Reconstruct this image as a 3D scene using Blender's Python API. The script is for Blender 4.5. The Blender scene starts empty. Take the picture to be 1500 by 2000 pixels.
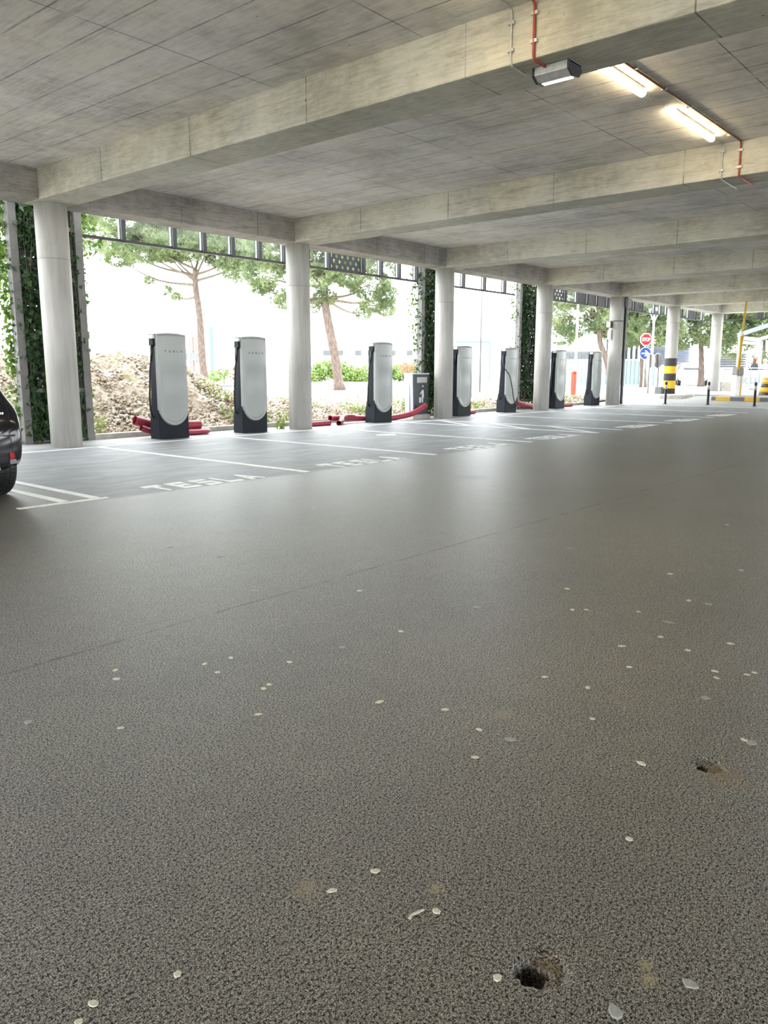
import bpy, bmesh, math, random
import numpy as np
from mathutils import Vector, Matrix, noise

S = bpy.context.scene
COL = S.collection
PI = math.pi
random.seed(7)
rng = np.random.default_rng(11)

# ------------------------------------------------------------------ camera
F_PX, PITCH, ROLL, YAW = 1540.16, 0.17823, 0.00072, 0.86587
cd = bpy.data.cameras.new('camera')
cam = bpy.data.objects.new('camera', cd)
COL.objects.link(cam)
cam.location = (-6.777, -12.912, 1.3)
fw = Vector((math.sin(YAW) * math.cos(PITCH), math.cos(YAW) * math.cos(PITCH), -math.sin(PITCH)))
rt = Vector((math.cos(YAW), -math.sin(YAW), 0))
up = rt.cross(fw)
r2 = rt * math.cos(ROLL) + up * math.sin(ROLL)
u2 = -rt * math.sin(ROLL) + up * math.cos(ROLL)
cam.rotation_euler = Matrix((r2, u2, -fw)).transposed().to_euler()
cd.sensor_fit = 'HORIZONTAL'
cd.sensor_width = 36.0
cd.lens = F_PX / 1500 * 36
cd.clip_end = 600
S.camera = cam

# ------------------------------------------------------------------ sky, exposure
w = bpy.data.worlds.new('sky')
S.world = w
w.use_nodes = True
bg = w.node_tree.nodes['Background']
bg.inputs[0].default_value = (0.93, 0.975, 1.0, 1)
SKY = 4.6
bg.inputs[1].default_value = SKY
S.view_settings.view_transform = 'Standard'
S.view_settings.look = 'None'
S.view_settings.gamma = 1
S.view_settings.use_curve_mapping = False
S.view_settings.exposure = 1.0
S.cycles.max_bounces = 8
S.cycles.diffuse_bounces = 6
S.cycles.transparent_max_bounces = 12
S.cycles.use_denoising = True


# ------------------------------------------------------------------ node helpers
class NT:
    def __init__(s, name):
        s.m = bpy.data.materials.new(name)
        s.m.use_nodes = True
        s.t = s.m.node_tree
        s.b = s.t.nodes['Principled BSDF']
        s._o = None

    def put(s, sock, v):
        if isinstance(v, bpy.types.NodeSocket):
            s.t.links.new(v, sock)
        elif hasattr(sock.default_value, '__len__') and not hasattr(v, '__len__'):
            sock.default_value = [v] * len(sock.default_value)
        elif hasattr(v, '__len__') and len(v) == 3 and len(sock.default_value) == 4:
            sock.default_value = (*v, 1)
        else:
            sock.default_value = v

    def n(s, typ, ins=(), out=0, **props):
        nd = s.t.nodes.new('ShaderNode' + typ)
        for k, v in props.items():
            setattr(nd, k, v)
        for k, v in (ins.items() if isinstance(ins, dict) else enumerate(ins)):
            if v is not None:
                s.put(nd.inputs[k], v)
        return nd.outputs[out]

    def obj(s):
        if s._o is None:
            s._o = s.n('TexCoord', out=3)
        return s._o

    def math(s, op, a, b=None, c=None, clamp=False):
        return s.n('Math', [a, b, c], operation=op, use_clamp=clamp)

    def scale(s, v, sc):
        return s.n('VectorMath', {0: v, 1: sc}, operation='MULTIPLY')

    def noise(s, v, scale, detail=3, rough=.55, out=0):
        return s.n('TexNoise', {'Vector': v, 'Scale': scale, 'Detail': detail, 'Roughness': rough}, out)

    def ramp(s, f, stops):
        nd = s.t.nodes.new('ShaderNodeValToRGB')
        s.put(nd.inputs[0], f)
        r = nd.color_ramp
        while len(r.elements) < len(stops):
            r.elements.new(.5)
        for e, (p, c) in zip(r.elements, stops):
            e.position = p
            e.color = (*c, 1) if hasattr(c, '__len__') else (c, c, c, 1)
        return nd.outputs[0]

    def mix(s, f, a, b, blend='MIX'):
        nd = s.t.nodes.new('ShaderNodeMix')
        nd.data_type = 'RGBA'
        nd.blend_type = blend
        s.put(nd.inputs[0], f)
        s.put(nd.inputs[6], a)
        s.put(nd.inputs[7], b)
        return nd.outputs[2]

    def xyz(s, v):
        nd = s.t.nodes.new('ShaderNodeSeparateXYZ')
        s.t.links.new(v, nd.inputs[0])
        return nd.outputs

    def bump(s, h, strength, dist=.01, prev=None):
        return s.n('Bump', {'Strength': strength, 'Distance': dist, 'Height': h, **({'Normal': prev} if prev else {})})

    def done(s, color=None, rough=None, normal=None, metal=None, spec=None):
        if color is not None: s.put(s.b.inputs['Base Color'], color)
        if rough is not None: s.put(s.b.inputs['Roughness'], rough)
        if normal is not None: s.put(s.b.inputs['Normal'], normal)
        if metal is not None: s.put(s.b.inputs['Metallic'], metal)
        if spec is not None: s.put(s.b.inputs['Specular IOR Level'], spec)
        return s.m


def seam(n, x, pitch, off, width):
    """1 on a thin joint line every pitch along coordinate x"""
    f = n.math('FRACT', n.math('DIVIDE', n.math('SUBTRACT', x, off), pitch))
    d = n.math('MULTIPLY', n.math('MINIMUM', f, n.math('SUBTRACT', 1.0, f)), pitch)
    return n.math('LESS_THAN', d, width)


def plain(name, c1, c2=None, scale=6, rough=.6, bump=0, metal=0, spec=.5, stretch=(1, 1, 1), bscale=60):
    n = NT(name)
    if c2 is None:
        c2 = tuple(v * .86 for v in c1)
    v = n.scale(n.obj(), stretch)
    f = n.noise(v, scale, 4, .6)
    col = n.ramp(f, [(.35, c1), (.68, c2)])
    nm = n.bump(n.noise(v, bscale, 3), bump, .01) if bump else None
    return n.done(col, rough, nm, metal, spec)


M = {}


def concrete(name, c_lo, c_hi, board_axis, seams, rough=.75, holes=True, tint=None, cells=(.54, 2.1, 9)):
    """board-marked cast concrete. board_axis: stretch vector of the plank grain; seams: list of (axis, pitch, offset, width, strength)"""
    n = NT(name)
    o = n.obj()
    ax = n.xyz(o)
    blotch = n.noise(o, .7, 6, .68)
    fine = n.noise(n.scale(o, board_axis), 7, 6, .72)
    mott = n.noise(o, 5, 6, .7)
    panel = n.n('TexWhiteNoise', {0: n.n('VectorMath', {0: n.scale(o, tuple(1 / p for p in cells))}, operation='FLOOR')})
    f = n.math('ADD', n.math('MULTIPLY', blotch, .46), n.math('ADD', n.math('MULTIPLY', fine, .34), n.math('MULTIPLY', mott, .20)))
    f = n.math('ADD', f, n.math('MULTIPLY', n.math('SUBTRACT', panel, .5), .05))
    col = n.ramp(f, [(.40, c_lo), (.5, tuple(a * .38 + b * .62 for a, b in zip(c_lo, c_hi))), (.58, c_hi)])
    scuff = n.ramp(n.noise(n.scale(o, tuple(v * .6 for v in board_axis)), 3.1, 5, .75), [(.56, 0), (.70, .55)])
    col = n.mix(scuff, col, tuple(v * .62 for v in c_lo))
    red = n.math('GREATER_THAN', n.noise(n.scale(o, tuple(v * .5 for v in board_axis)), 2.3, 2), .735)
    col = n.mix(n.math('MULTIPLY', red, .35), col, (.45, .20, .15))
    hue = n.noise(o, .9, 2)
    col = n.mix(n.ramp(hue, [(.45, 0), (.65, .55)]), col, n.mix(1, col, tint or (1.0, .95, .88), 'MULTIPLY'))
    wob = n.math('MULTIPLY', n.math('SUBTRACT', n.noise(o, 1.3, 2), .5), .012)
    for axis, pitch, off, wd, st in seams:
        x = n.math('ADD', ax[axis], wob)
        sm = seam(n, x, pitch, off, wd)
        br = n.ramp(n.noise(o, 2.1, 3), [(.38, .25), (.55, 1)])
        col = n.mix(n.math('MULTIPLY', n.math('MULTIPLY', sm, st), br), col, (.06, .055, .05))
    if holes:
        vd = n.n('TexVoronoi', {'Vector': o, 'Scale': 2.6, 'Randomness': 1.0})
        k = n.math('LESS_THAN', vd, .03)
        col = n.mix(n.math('MULTIPLY', k, .75), col, (.05, .045, .04))
        vd2 = n.n('TexVoronoi', {'Vector': n.scale(o, (1, 1.6, 1)), 'Scale': 9, 'Randomness': 1.0})
        k2 = n.math('MULTIPLY', n.math('LESS_THAN', vd2, .07), n.math('GREATER_THAN', n.noise(o, 1.7, 1), .54))
        col = n.mix(n.math('MULTIPLY', k2, .6), col, (.1, .09, .075))
    nm = n.bump(n.math('ADD', fine, n.math('MULTIPLY', mott, .6)), .35, .012)
    return n.done(col, rough, nm, spec=.3)


M['ceiling'] = concrete('cast_ceiling', (.49, .475, .445), (.83, .81, .77), (5, .35, 5),
                        [(0, .5425, .313, .005, .8), (1, 2.1, -1.6, .006, .8), (0, .5425, .313, .02, .13)])
_n = NT('x'); bpy.data.materials.remove(_n.m)
M['beam'] = concrete('cast_beam', (.36, .35, .295), (.61, .595, .515), (4, .5, 5),
                     [(1, 2.09, -.03, .007, .75), (2, .11, .03, .0025, .12)], tint=(1.0, .97, .86), cells=(9, 2.09, 9))
M['edge_beam'] = concrete('cast_edge_beam', (.20, .19, .18), (.42, .40, .375), (.5, 4, 6),
                          [(0, 1.82, .55, .007, .7), (2, .11, .03, .003, .25)])


def column_mat(name, bands=None):
    n = NT(name)
    o = n.obj()
    ax = n.xyz(o)
    f = n.math('ADD', n.math('MULTIPLY', n.noise(n.scale(o, (5, 5, .35)), 2.2, 5, .6), .6), n.math('MULTIPLY', n.noise(o, 1.1, 3), .4))
    col = n.ramp(f, [(.3, (.33, .32, .295)), (.5, (.44, .43, .405)), (.7, (.53, .52, .495))])
    st = n.math('MULTIPLY', n.ramp(n.noise(n.scale(o, (7, 7, .5)), 1.0, 3), [(.52, 0), (.68, .4)]), n.ramp(ax[2], [(.12, 1), (.9, .35)]))
    col = n.mix(st, col, (.30, .25, .19))
    ring = n.math('LESS_THAN', n.math('ABSOLUTE', n.math('SUBTRACT', ax[2], 3.08)), .008)
    col = n.mix(n.math('MULTIPLY', ring, .5), col, (.2, .19, .17))
    if bands:
        zz = n.math('ADD', ax[2], n.math('MULTIPLY', n.math('SUBTRACT', n.noise(o, 8, 2), .5), .015))
        k1 = n.math('LESS_THAN', zz, bands[-1][0])
        bc = None
        for top, c in reversed(bands):
            bc = c if bc is None else n.mix(n.math('LESS_THAN', zz, top), bc, c)
        col = n.mix(k1, col, bc)
    nm = n.bump(n.noise(o, 40, 3), .12, .01)
    return n.done(col, .62, nm, spec=.4)


M['column'] = column_mat('column_concrete')
YEL, BLK = (.78, .50, .04), (.045, .045, .05)
M['column_band'] = column_mat('column_concrete_striped', [(.33, BLK), (.66, YEL), (.96, BLK), (1.27, YEL), (1.6, BLK)])


# ------------------------------------------------------------------ floor material
def spot(n, o, x, y, r, wob=.6, sc=9):
    d = n.n('VectorMath', {0: o, 1: (x, y, 0)}, 1, operation='DISTANCE')
    nz = n.math('MULTIPLY', n.math('SUBTRACT', n.noise(o, sc, 4), .5), wob * r * 2)
    return n.math('SUBTRACT', 1.0, n.math('SMOOTH_MIN', n.math('DIVIDE', n.math('MAXIMUM', n.math('ADD', d, nz), 0.0), r), 1.0, .2), clamp=True)


def floor_mat():
    n = NT('asphalt')
    o = n.obj()
    ax = n.xyz(o)
    x, y = ax[0], ax[1]
    # coarse porous asphalt of the aisle
    h1 = n.noise(n.n('VectorMath', {0: o, 1: n.scale(n.noise(o, 120, 2, out=1), (.004, .004, 0))}, operation='ADD'), 310, 2, .5)
    h2 = n.noise(o, 125, 3, .65)
    h3 = n.noise(o, 26, 3, .6)
    hgt = n.math('ADD', n.math('MULTIPLY', h1, .70), n.math('ADD', n.math('MULTIPLY', h2, .22), n.math('MULTIPLY', h3, .08)))
    big = n.noise(o, .55, 4, .6)
    mid = n.noise(o, 6, 3, .6)
    grain = n.math('MAXIMUM', n.ramp(h1, [(.385, 1), (.46, 0)]), n.math('MULTIPLY', n.ramp(h2, [(.38, 1), (.46, 0)]), .9))
    st0 = n.ramp(hgt, [(.43, (.060, .055, .046)), (.50, (.120, .113, .096)), (.57, (.20, .190, .163)), (.63, (.40, .385, .345))])
    st0 = n.mix(1, st0, n.ramp(h2, [(.40, .55), (.5, 1), (.60, (1.35, 1.35, 1.35))]), 'MULTIPLY')
    stone = n.mix(grain, st0, (.006, .0055, .0045))  # crevices between stones painted near black, their shade put into the colour
    lum = n.ramp(n.math('ADD', n.math('MULTIPLY', big, .6), n.math('MULTIPLY', mid, .4)), [(.35, (.80, .80, .82)), (.65, (1.18, 1.16, 1.10))])
    asp = n.mix(1, stone, lum, 'MULTIPLY')
    sp = n.math('GREATER_THAN', n.noise(n.n('VectorMath', {0: o, 1: (3.3, 9.1, 0)}, operation='ADD'), 160, 1), .715)
    asp = n.mix(n.math('MULTIPLY', sp, .8), asp, (.5, .49, .45))  # fine white glints painted into the asphalt colour as pale specks
    # joint between the two laid strips
    wy = n.math('ADD', y, n.math('MULTIPLY', n.math('SUBTRACT', n.noise(o, 1.2, 4), .5), .05))
    jn = n.math('LESS_THAN', n.math('ABSOLUTE', n.math('ADD', wy, 9.55)), n.math('MULTIPLY', n.ramp(n.noise(o, 5, 5, .7), [(.38, 0), (.62, 1)]), .016))
    asp = n.mix(n.math('MULTIPLY', jn, .75), asp, (.02, .02, .018))
    # dirt round the two drill holes and a few blots
    for (sx, sy, r, c, s) in [(-5.375, -12.185, .055, (.12, .075, .035), .9), (-4.255, -12.215, .10, (.14, .09, .04), .75), (-4.22, -12.18, .045, (.19, .12, .05), .9),
                              (-5.531, -11.597, .05, (.26, .20, .12), .55), (-5.223, -12.355, .02, (.34, .28, .14), .8), (-5.262, -12.376, .025, (.34, .28, .14), .7),
                              (-5.315, -11.841, .03, (.30, .26, .15), .55), (-4.314, -11.424, .05, (.24, .20, .12), .6), (1.262, -7.482, .28, (.03, .03, .028), .8),
                              (-5.215, -12.449, .018, (.4, .36, .24), .8)]:
        asp = n.mix(n.math('MULTIPLY', spot(n, o, sx, sy, r, .8, 28 / max(r * 10, .5)), s), asp, c)
    # smooth grey bay surfacing
    sw = n.noise(n.n('VectorMath', {0: n.scale(o, (.9, 2.2, 1)), 1: n.scale(n.noise(o, .8, 3, out=1), (1.6, 1.6, 0))}, operation='ADD'), 1.5, 5, .6)
    bay = n.ramp(n.math('ADD', n.math('MULTIPLY', sw, .75), n.math('MULTIPLY', n.noise(o, 90, 2), .25)), [(.36, (.12, .125, .13)), (.5, (.165, .172, .18)), (.64, (.235, .242, .25))])
    by = n.math('ADD', y, n.math('MULTIPLY', n.math('SUBTRACT', n.noise(o, 5, 4), .5), .10))
    k = n.math('MULTIPLY', n.math('GREATER_THAN', by, -5.62), n.math('GREATER_THAN', x, -2.62))
    k = n.math('MULTIPLY', k, n.math('LESS_THAN', x, 22.3))
    # pale apron behind the bays and light road beyond them
    n2 = n.noise(o, 2.5, 4)
    apron = n.ramp(n2, [(.35, (.21, .21, .21)), (.7, (.29, .29, .285))])
    road = n.ramp(n2, [(.35, (.24, .24, .235)), (.7, (.33, .33, .32))])
    ka = n.math('MULTIPLY', n.math('GREATER_THAN', y, -.47), n.math('GREATER_THAN', x, -3.4))
    kr = n.math('GREATER_THAN', x, n.math('ADD', 22.3, n.math('MULTIPLY', n.math('LESS_THAN', y, -5.6), 1.5)))
    col = n.mix(k, asp, bay)
    col = n.mix(ka, col, apron)
    col = n.mix(kr, col, road)
    smooth = n.math('MAXIMUM', n.math('MAXIMUM', k, ka), kr)
    h = n.mix(smooth, hgt, n.math('MULTIPLY', n.noise(o, 120, 3), .08))
    nm = n.bump(h, .5, .004)
    rough = n.mix(smooth, .40, .55)
    return n.done(col, rough, nm, spec=n.mix(smooth, n.math('MULTIPLY', n.math('SUBTRACT', 1.0, grain), 1.0), .5))


M['floor'] = floor_mat()


# ------------------------------------------------------------------ mesh helpers
def tag(o, label=None, cat=None, group=None, kind=None):
    if label: o['label'] = label
    if cat: o['category'] = cat
    if group: o['group'] = group
    if kind: o['kind'] = kind
    return o


def empty(name, loc=(0, 0, 0), rz=0.0, label=None, cat=None, group=None, kind=None):
    o = bpy.data.objects.new(name, None)
    o.empty_display_size = .2
    COL.objects.link(o)
    o.location = loc
    o.rotation_euler = (0, 0, rz)
    return tag(o, label, cat, group, kind)


def copy_tree(o, parent=None):
    c = o.copy()
    COL.objects.link(c)
    if parent: c.parent = parent
    for ch in list(o.children):
        copy_tree(ch, c)
    return c


class MB:
    def __init__(s):
        s.v, s.f, s.sm = [], [], []

    def add(s, vs, fs, smooth=False):
        b = len(s.v)
        s.v += [tuple(p) for p in vs]
        s.f += [tuple(b + i for i in f) for f in fs]
        s.sm += [smooth] * len(fs)
        return s

    def box(s, x0, x1, y0, y1, z0, z1, T=None):
        vs = [(x, y, z) for z in (z0, z1) for x, y in ((x0, y0), (x1, y0), (x1, y1), (x0, y1))]
        if T: vs = [T @ Vector(p) for p in vs]
        return s.add(vs, [(3, 2, 1, 0), (4, 5, 6, 7), (0, 1, 5, 4), (1, 2, 6, 5), (2, 3, 7, 6), (3, 0, 4, 7)])

    def tube(s, path, r, n=10, caps=True, smooth=True):
        P = [Vector(p) for p in path]
        R = r if hasattr(r, '__len__') else [r] * len(P)
        vs, fs = [], []
        nrm = None
        for i, p in enumerate(P):
            t = (P[min(i + 1, len(P) - 1)] - P[max(i - 1, 0)]).normalized()
            if nrm is None:
                nrm = t.orthogonal().normalized()
            nrm = (nrm - t * nrm.dot(t)).normalized()
            bn = t.cross(nrm)
            for k in range(n):
                a = 2 * PI * k / n
                vs.append(p + (nrm * math.cos(a) + bn * math.sin(a)) * R[i])
        for i in range(len(P) - 1):
            for k in range(n):
                a, b = i * n + k, i * n + (k + 1) % n
                fs.append((a, b, b + n, a + n))
        s.add(vs, fs, smooth)
        if caps:
            s.add(vs[:n], [tuple(range(n))[::-1]])
            s.add(vs[-n:], [tuple(range(n))])
        return s

    def prism(s, pts, a0, a1, axis='z'):
        """outline pts (2D) extruded along axis from a0 to a1"""
        m = {'z': lambda p, a: (p[0], p[1], a), 'y': lambda p, a: (p[0], a, p[1]), 'x': lambda p, a: (a, p[0], p[1])}[axis]
        n = len(pts)
        vs = [m(p, a0) for p in pts] + [m(p, a1) for p in pts]
        fs = [tuple(range(n))[::-1], tuple(range(n, 2 * n))] + [(i, (i + 1) % n, n + (i + 1) % n, n + i) for i in range(n)]
        return s.add(vs, fs)

    def lathe(s, prof, n=32, c=(0, 0, 0), smooth=True):
        vs, fs = [], []
        for r, z in prof:
            for k in range(n):
                a = 2 * PI * k / n
                vs.append((c[0] + r * math.cos(a), c[1] + r * math.sin(a), c[2] + z))
        for i in range(len(prof) - 1):
            for k in range(n):
                a, b = i * n + k, i * n + (k + 1) % n
                fs.append((a, b, b + n, a + n))
        s.add(vs, fs, smooth)
        s.add(vs[:n], [tuple(range(n))[::-1]])
        s.add(vs[-n:], [tuple(range(n))])
        return s

    def build(s, name, mat, parent=None, bevel=0, bang=.6, fix=True):
        me = bpy.data.meshes.new(name)
        me.from_pydata(s.v, [], s.f)
        me.polygons.foreach_set('use_smooth', s.sm)
        if fix:
            bm = bmesh.new()
            bm.from_mesh(me)
            bmesh.ops.remove_doubles(bm, verts=bm.verts, dist=1e-5)
            bmesh.ops.recalc_face_normals(bm, faces=bm.faces)
            if bevel:
                ed = [e for e in bm.edges if len(e.link_faces) == 2 and e.calc_face_angle(0) > bang]
                bmesh.ops.bevel(bm, geom=ed, offset=bevel, segments=2, affect='EDGES', profile=.6)
            bm.to_mesh(me)
            bm.free()
        me.materials.append(mat)
        o = bpy.data.objects.new(name, me)
        COL.objects.link(o)
        if parent: o.parent = parent
        return o


def np_mesh(name, V, FI, mat, parent=None, smooth=False):
    """V (n,3), FI (m,k) arrays of one polygon size"""
    me = bpy.data.meshes.new(name)
    m, k = FI.shape
    me.vertices.add(len(V))
    me.vertices.foreach_set('co', np.ascontiguousarray(V, dtype=np.float32).ravel())
    me.loops.add(m * k)
    me.loops.foreach_set('vertex_index', np.ascontiguousarray(FI, dtype=np.int32).ravel())
    me.polygons.add(m)
    me.polygons.foreach_set('loop_start', np.arange(0, m * k, k, dtype=np.int32))
    me.polygons.foreach_set('loop_total', np.full(m, k, dtype=np.int32))
    me.update(calc_edges=True)
    if smooth: me.polygons.foreach_set('use_smooth', np.ones(m, dtype=bool))
    me.materials.append(mat)
    o = bpy.data.objects.new(name, me)
    COL.objects.link(o)
    if parent: o.parent = parent
    return o


def sstep(t):
    t = min(max(t, 0.0), 1.0)
    return t * t * (3 - 2 * t)


def T(x):
    """ground height: the ground rises gently past the last charging bays"""
    return .3 * sstep((x - 20) / 12)


def bez(pts, n=8):
    """Catmull-Rom through the points"""
    P = [Vector(p) for p in pts]
    P = [P[0] * 2 - P[1]] + P + [P[-1] * 2 - P[-2]]
    out = []
    for i in range(1, len(P) - 2):
        a, b, c, d = P[i - 1:i + 3]
        for k in range(n):
            t = k / n
            out.append(.5 * ((2 * b) + (c - a) * t + (2 * a - 5 * b + 4 * c - d) * t * t + (3 * b - a - 3 * c + d) * t ** 3))
    out.append(P[-2])
    return out


def circle(n, r, cx=0, cy=0, a0=0.0):
    return [(cx + r * math.cos(a0 + 2 * PI * k / n), cy + r * math.sin(a0 + 2 * PI * k / n)) for k in range(n)]


# ------------------------------------------------------------------ more materials
M['dark_metal'] = plain('dark_grey_steel', (.055, .055, .06), rough=.5, metal=.4)
M['post_metal'] = plain('grey_painted_steel', (.21, .205, .20), (.16, .155, .15), rough=.55, metal=.2)
M['galv'] = plain('galvanised_steel', (.52, .52, .51), (.40, .40, .39), 20, .45, metal=.3)
M['shell'] = plain('white_gloss_shell', (.33, .35, .34), (.31, .33, .32), 3, .3, spec=.6)
M['charger_dark'] = plain('charcoal_plastic', (.010, .013, .019), (.013, .016, .022), 8, .6, spec=.2)
M['rubber'] = plain('black_rubber', (.010, .010, .011), rough=.5)
M['logo'] = plain('logo_grey', (.06, .06, .065), rough=.5)
M['white_box'] = plain('white_plastic', (.75, .76, .76), rough=.35)
M['red_pipe'] = plain('red_conduit_pipe', (.30, .030, .050), (.23, .022, .040), 12, .42, .15)
M['red_wire'] = plain('red_conduit', (.36, .06, .035), (.28, .05, .03), 10, .5)
M['brown_wire'] = plain('brown_conduit', (.16, .06, .04), (.12, .05, .035), 10, .5)
M['paint'] = plain('white_road_paint', (.86, .86, .85), (.74, .74, .73), 14, .6)
M['kerb'] = plain('kerb_concrete', (.46, .44, .39), (.33, .31, .27), 5, .85, .3)
M['white_paint'] = plain('white_paint', (.80, .80, .79), rough=.4)
M['yellow_paint'] = plain('yellow_paint', (.62, .38, .02), (.54, .31, .015), 8, .45)
M['black_paint'] = plain('black_paint', (.03, .03, .032), rough=.45)
M['orange_paint'] = plain('orange_paint', (.50, .06, .01), (.42, .05, .008), 8, .45)
M['sign_red'] = plain('sign_red', (.42, .004, .012), rough=.4)
M['sign_blue'] = plain('sign_blue', (.006, .035, .24), rough=.4)
M['bark'] = plain('pine_bark', (.155, .115, .095), (.06, .042, .034), 5, .9, .9, stretch=(3, 3, .8), bscale=7)
M['branch'] = plain('pine_branch_bark', (.17, .14, .10), (.11, .085, .06), 6, .9)
M['gum'] = plain('pale_gum', (.62, .59, .47), (.48, .455, .36), 60, .7)
M['gum_grey'] = plain('grey_gum', (.34, .34, .32), (.26, .26, .25), 60, .7)
M['car_black'] = plain('black_car_paint', (.007, .008, .011), rough=.12, spec=.6)
M['car_white'] = plain('white_car_paint', (.78, .79, .80), rough=.2)
M['car_trim'] = plain('dark_car_trim', (.02, .02, .022), rough=.5)
M['chrome'] = plain('chrome', (.7, .7, .72), rough=.18, metal=1)
M['tail_red'] = plain('red_lens', (.35, .01, .02), rough=.2)
M['lens_white'] = plain('clear_lens', (.22, .22, .23), rough=.2)
M['skin'] = plain('skin', (.62, .38, .28), rough=.6)
M['hair'] = plain('brown_hair', (.20, .07, .035), rough=.7)
M['hair_grey'] = plain('fair_hair', (.45, .36, .26), rough=.7)
M['dark_cloth'] = plain('dark_cloth', (.045, .05, .075), rough=.9)
M['pale_cloth'] = plain('pale_cloth', (.65, .64, .62), rough=.9)
M['trousers'] = plain('trousers_cloth', (.05, .06, .09), rough=.9)
M['perg'] = plain('pergola_paint', (.27, .29, .33), (.25, .27, .31), 4, .5)
M['shade'] = plain('shade_cloth', (.50, .44, .38), (.44, .38, .33), 6, .9)
M['facade_white'] = plain('pale_facade', (.72, .72, .71), rough=.8)
M['facade_grey'] = plain('grey_facade', (.13, .135, .145), rough=.7)
M['louvre'] = plain('dark_louvre', (.05, .055, .065), rough=.6)
M['louvre_blue'] = plain('blue_louvre', (.08, .10, .15), rough=.6)
M['fence_blue'] = plain('pale_blue_fence', (.21, .27, .32), (.25, .31, .36), 3, .7)
M['teal'] = plain('teal_cladding', (.10, .25, .25), rough=.6)
M['slab_blue'] = plain('pale_blue_cladding', (.12, .18, .20), rough=.7)
M['crane_red'] = plain('faded_red_steel', (.20, .11, .09), rough=.7)
M['winglass'] = plain('dark_window', (.12, .125, .135), rough=.7, spec=.1)
M['bin_side'] = plain('pale_blue_grey_panel', (.50, .56, .60), rough=.4)
M['bin_dark'] = plain('slate_panel', (.055, .062, .075), rough=.45)


def leaf_mat(name, c1, c2, trans, scale=1.5):
    n = NT(name)
    f = n.noise(n.obj(), scale, 3)
    col = n.ramp(f, [(.36, c1), (.64, c2)])
    tr = n.n('BsdfTranslucent', {0: col})
    n.put(n.b.inputs['Base Color'], col)
    n.put(n.b.inputs['Roughness'], .55)
    mx = n.n('MixShader', {0: trans, 1: n.b.outputs[0], 2: tr})
    out = n.t.nodes['Material Output']
    n.t.links.new(mx, out.inputs[0])
    return n.m


M['needles'] = leaf_mat('pine_needles', (.13, .18, .085), (.29, .345, .17), .4, .7)
M['ivy'] = leaf_mat('ivy_leaves', (.020, .055, .022), (.055, .12, .035), .35, 6)
M['ivy_backlit'] = leaf_mat('backlit_ivy_leaves', (.04, .11, .015), (.13, .20, .03), .45, 4)  # lighter copy of the ivy green: backlight put into the leaf colour
M['bush'] = leaf_mat('bush_leaves', (.10, .19, .03), (.22, .30, .07), .35, 2)
M['bush_red'] = leaf_mat('russet_leaves', (.22, .10, .06), (.30, .18, .10), .3, 2)
M['weed'] = leaf_mat('weed_leaves', (.09, .16, .02), (.22, .27, .05), .4, 3)
M['dry_ivy'] = leaf_mat('broad_leaves', (.07, .11, .05), (.14, .18, .09), .35, 3)


def emis(name, c, s):
    n = NT(name)
    n.put(n.b.inputs['Base Color'], (.9, .9, .88))
    n.put(n.b.inputs['Emission Color'], c)
    n.b.inputs['Emission Strength'].default_value = s
    return n.m


M['tube_light'] = emis('lit_diffuser', (1.0, .80, .50), 20)
M['lamp_strip'] = emis('lit_strip', (1.0, .95, .85), .7)


def glass(name, tint, a):
    n = NT(name)
    tr = n.n('BsdfTransparent', {0: tint})
    gl = n.n('BsdfGlossy', {0: (1, 1, 1), 1: .03})
    mx = n.n('MixShader', {0: a, 1: tr, 2: gl})
    n.t.links.new(mx, n.t.nodes['Material Output'].inputs[0])
    return n.m


M['pane'] = glass('clear_pane', (.90, .93, .92), .08)
M['screen_pane'] = plain('frosted_pane', (.62, .66, .68), (.58, .62, .64), 2, .3)


def ground_mat():
    n = NT('outdoor_ground')
    o = n.obj()
    ax = n.xyz(o)
    pale = n.ramp(n.noise(o, .35, 5, .6), [(.35, (.52, .50, .44)), (.65, (.66, .65, .60))])
    grass = n.ramp(n.noise(o, 1.2, 4), [(.35, (.13, .17, .045)), (.65, (.24, .27, .10))])
    # strips of lawn, far off
    d = n.math('ADD', n.math('MULTIPLY', ax[0], .649), n.math('MULTIPLY', ax[1], .76))
    d = n.math('ADD', d, n.math('MULTIPLY', n.noise(o, .08, 3), 6))
    g1 = n.math('MULTIPLY', n.math('GREATER_THAN', d, 47), n.math('LESS_THAN', d, 58))
    g2 = n.math('MULTIPLY', n.math('GREATER_THAN', d, 66), n.math('LESS_THAN', d, 96))
    g = n.math('MULTIPLY', n.math('ADD', g1, g2, clamp=True), n.ramp(n.noise(o, .22, 3), [(.38, .25), (.5, 1)]))
    col = n.mix(g, pale, grass)
    nm = n.bump(n.noise(o, 9, 4), .4, .03)
    return n.done(col, .95, nm, spec=.1)


M['ground'] = ground_mat()


def rubble_mat():
    n = NT('rubble')
    o = n.obj()
    v = n.n('TexVoronoi', {'Vector': o, 'Scale': 5.5}, 1)
    hs = n.xyz(v)
    st = n.ramp(hs[0], [(0, (.24, .20, .15)), (.35, (.36, .32, .26)), (.7, (.30, .25, .19)), (1, (.46, .43, .38))])
    soil = n.ramp(n.noise(o, 2.2, 4), [(.4, (.10, .075, .05)), (.62, (.21, .17, .12))])
    col = n.mix(n.ramp(n.noise(o, 9, 3), [(.4, 0), (.6, .8)]), soil, st)
    col = n.mix(n.ramp(n.noise(o, .7, 4), [(.54, 0), (.66, .6)]), col, (.16, .20, .06))
    nm = n.bump(n.noise(o, 26, 4), .8, .03)
    return n.done(col, .95, nm, spec=.1)


M['rubble'] = rubble_mat()

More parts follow.
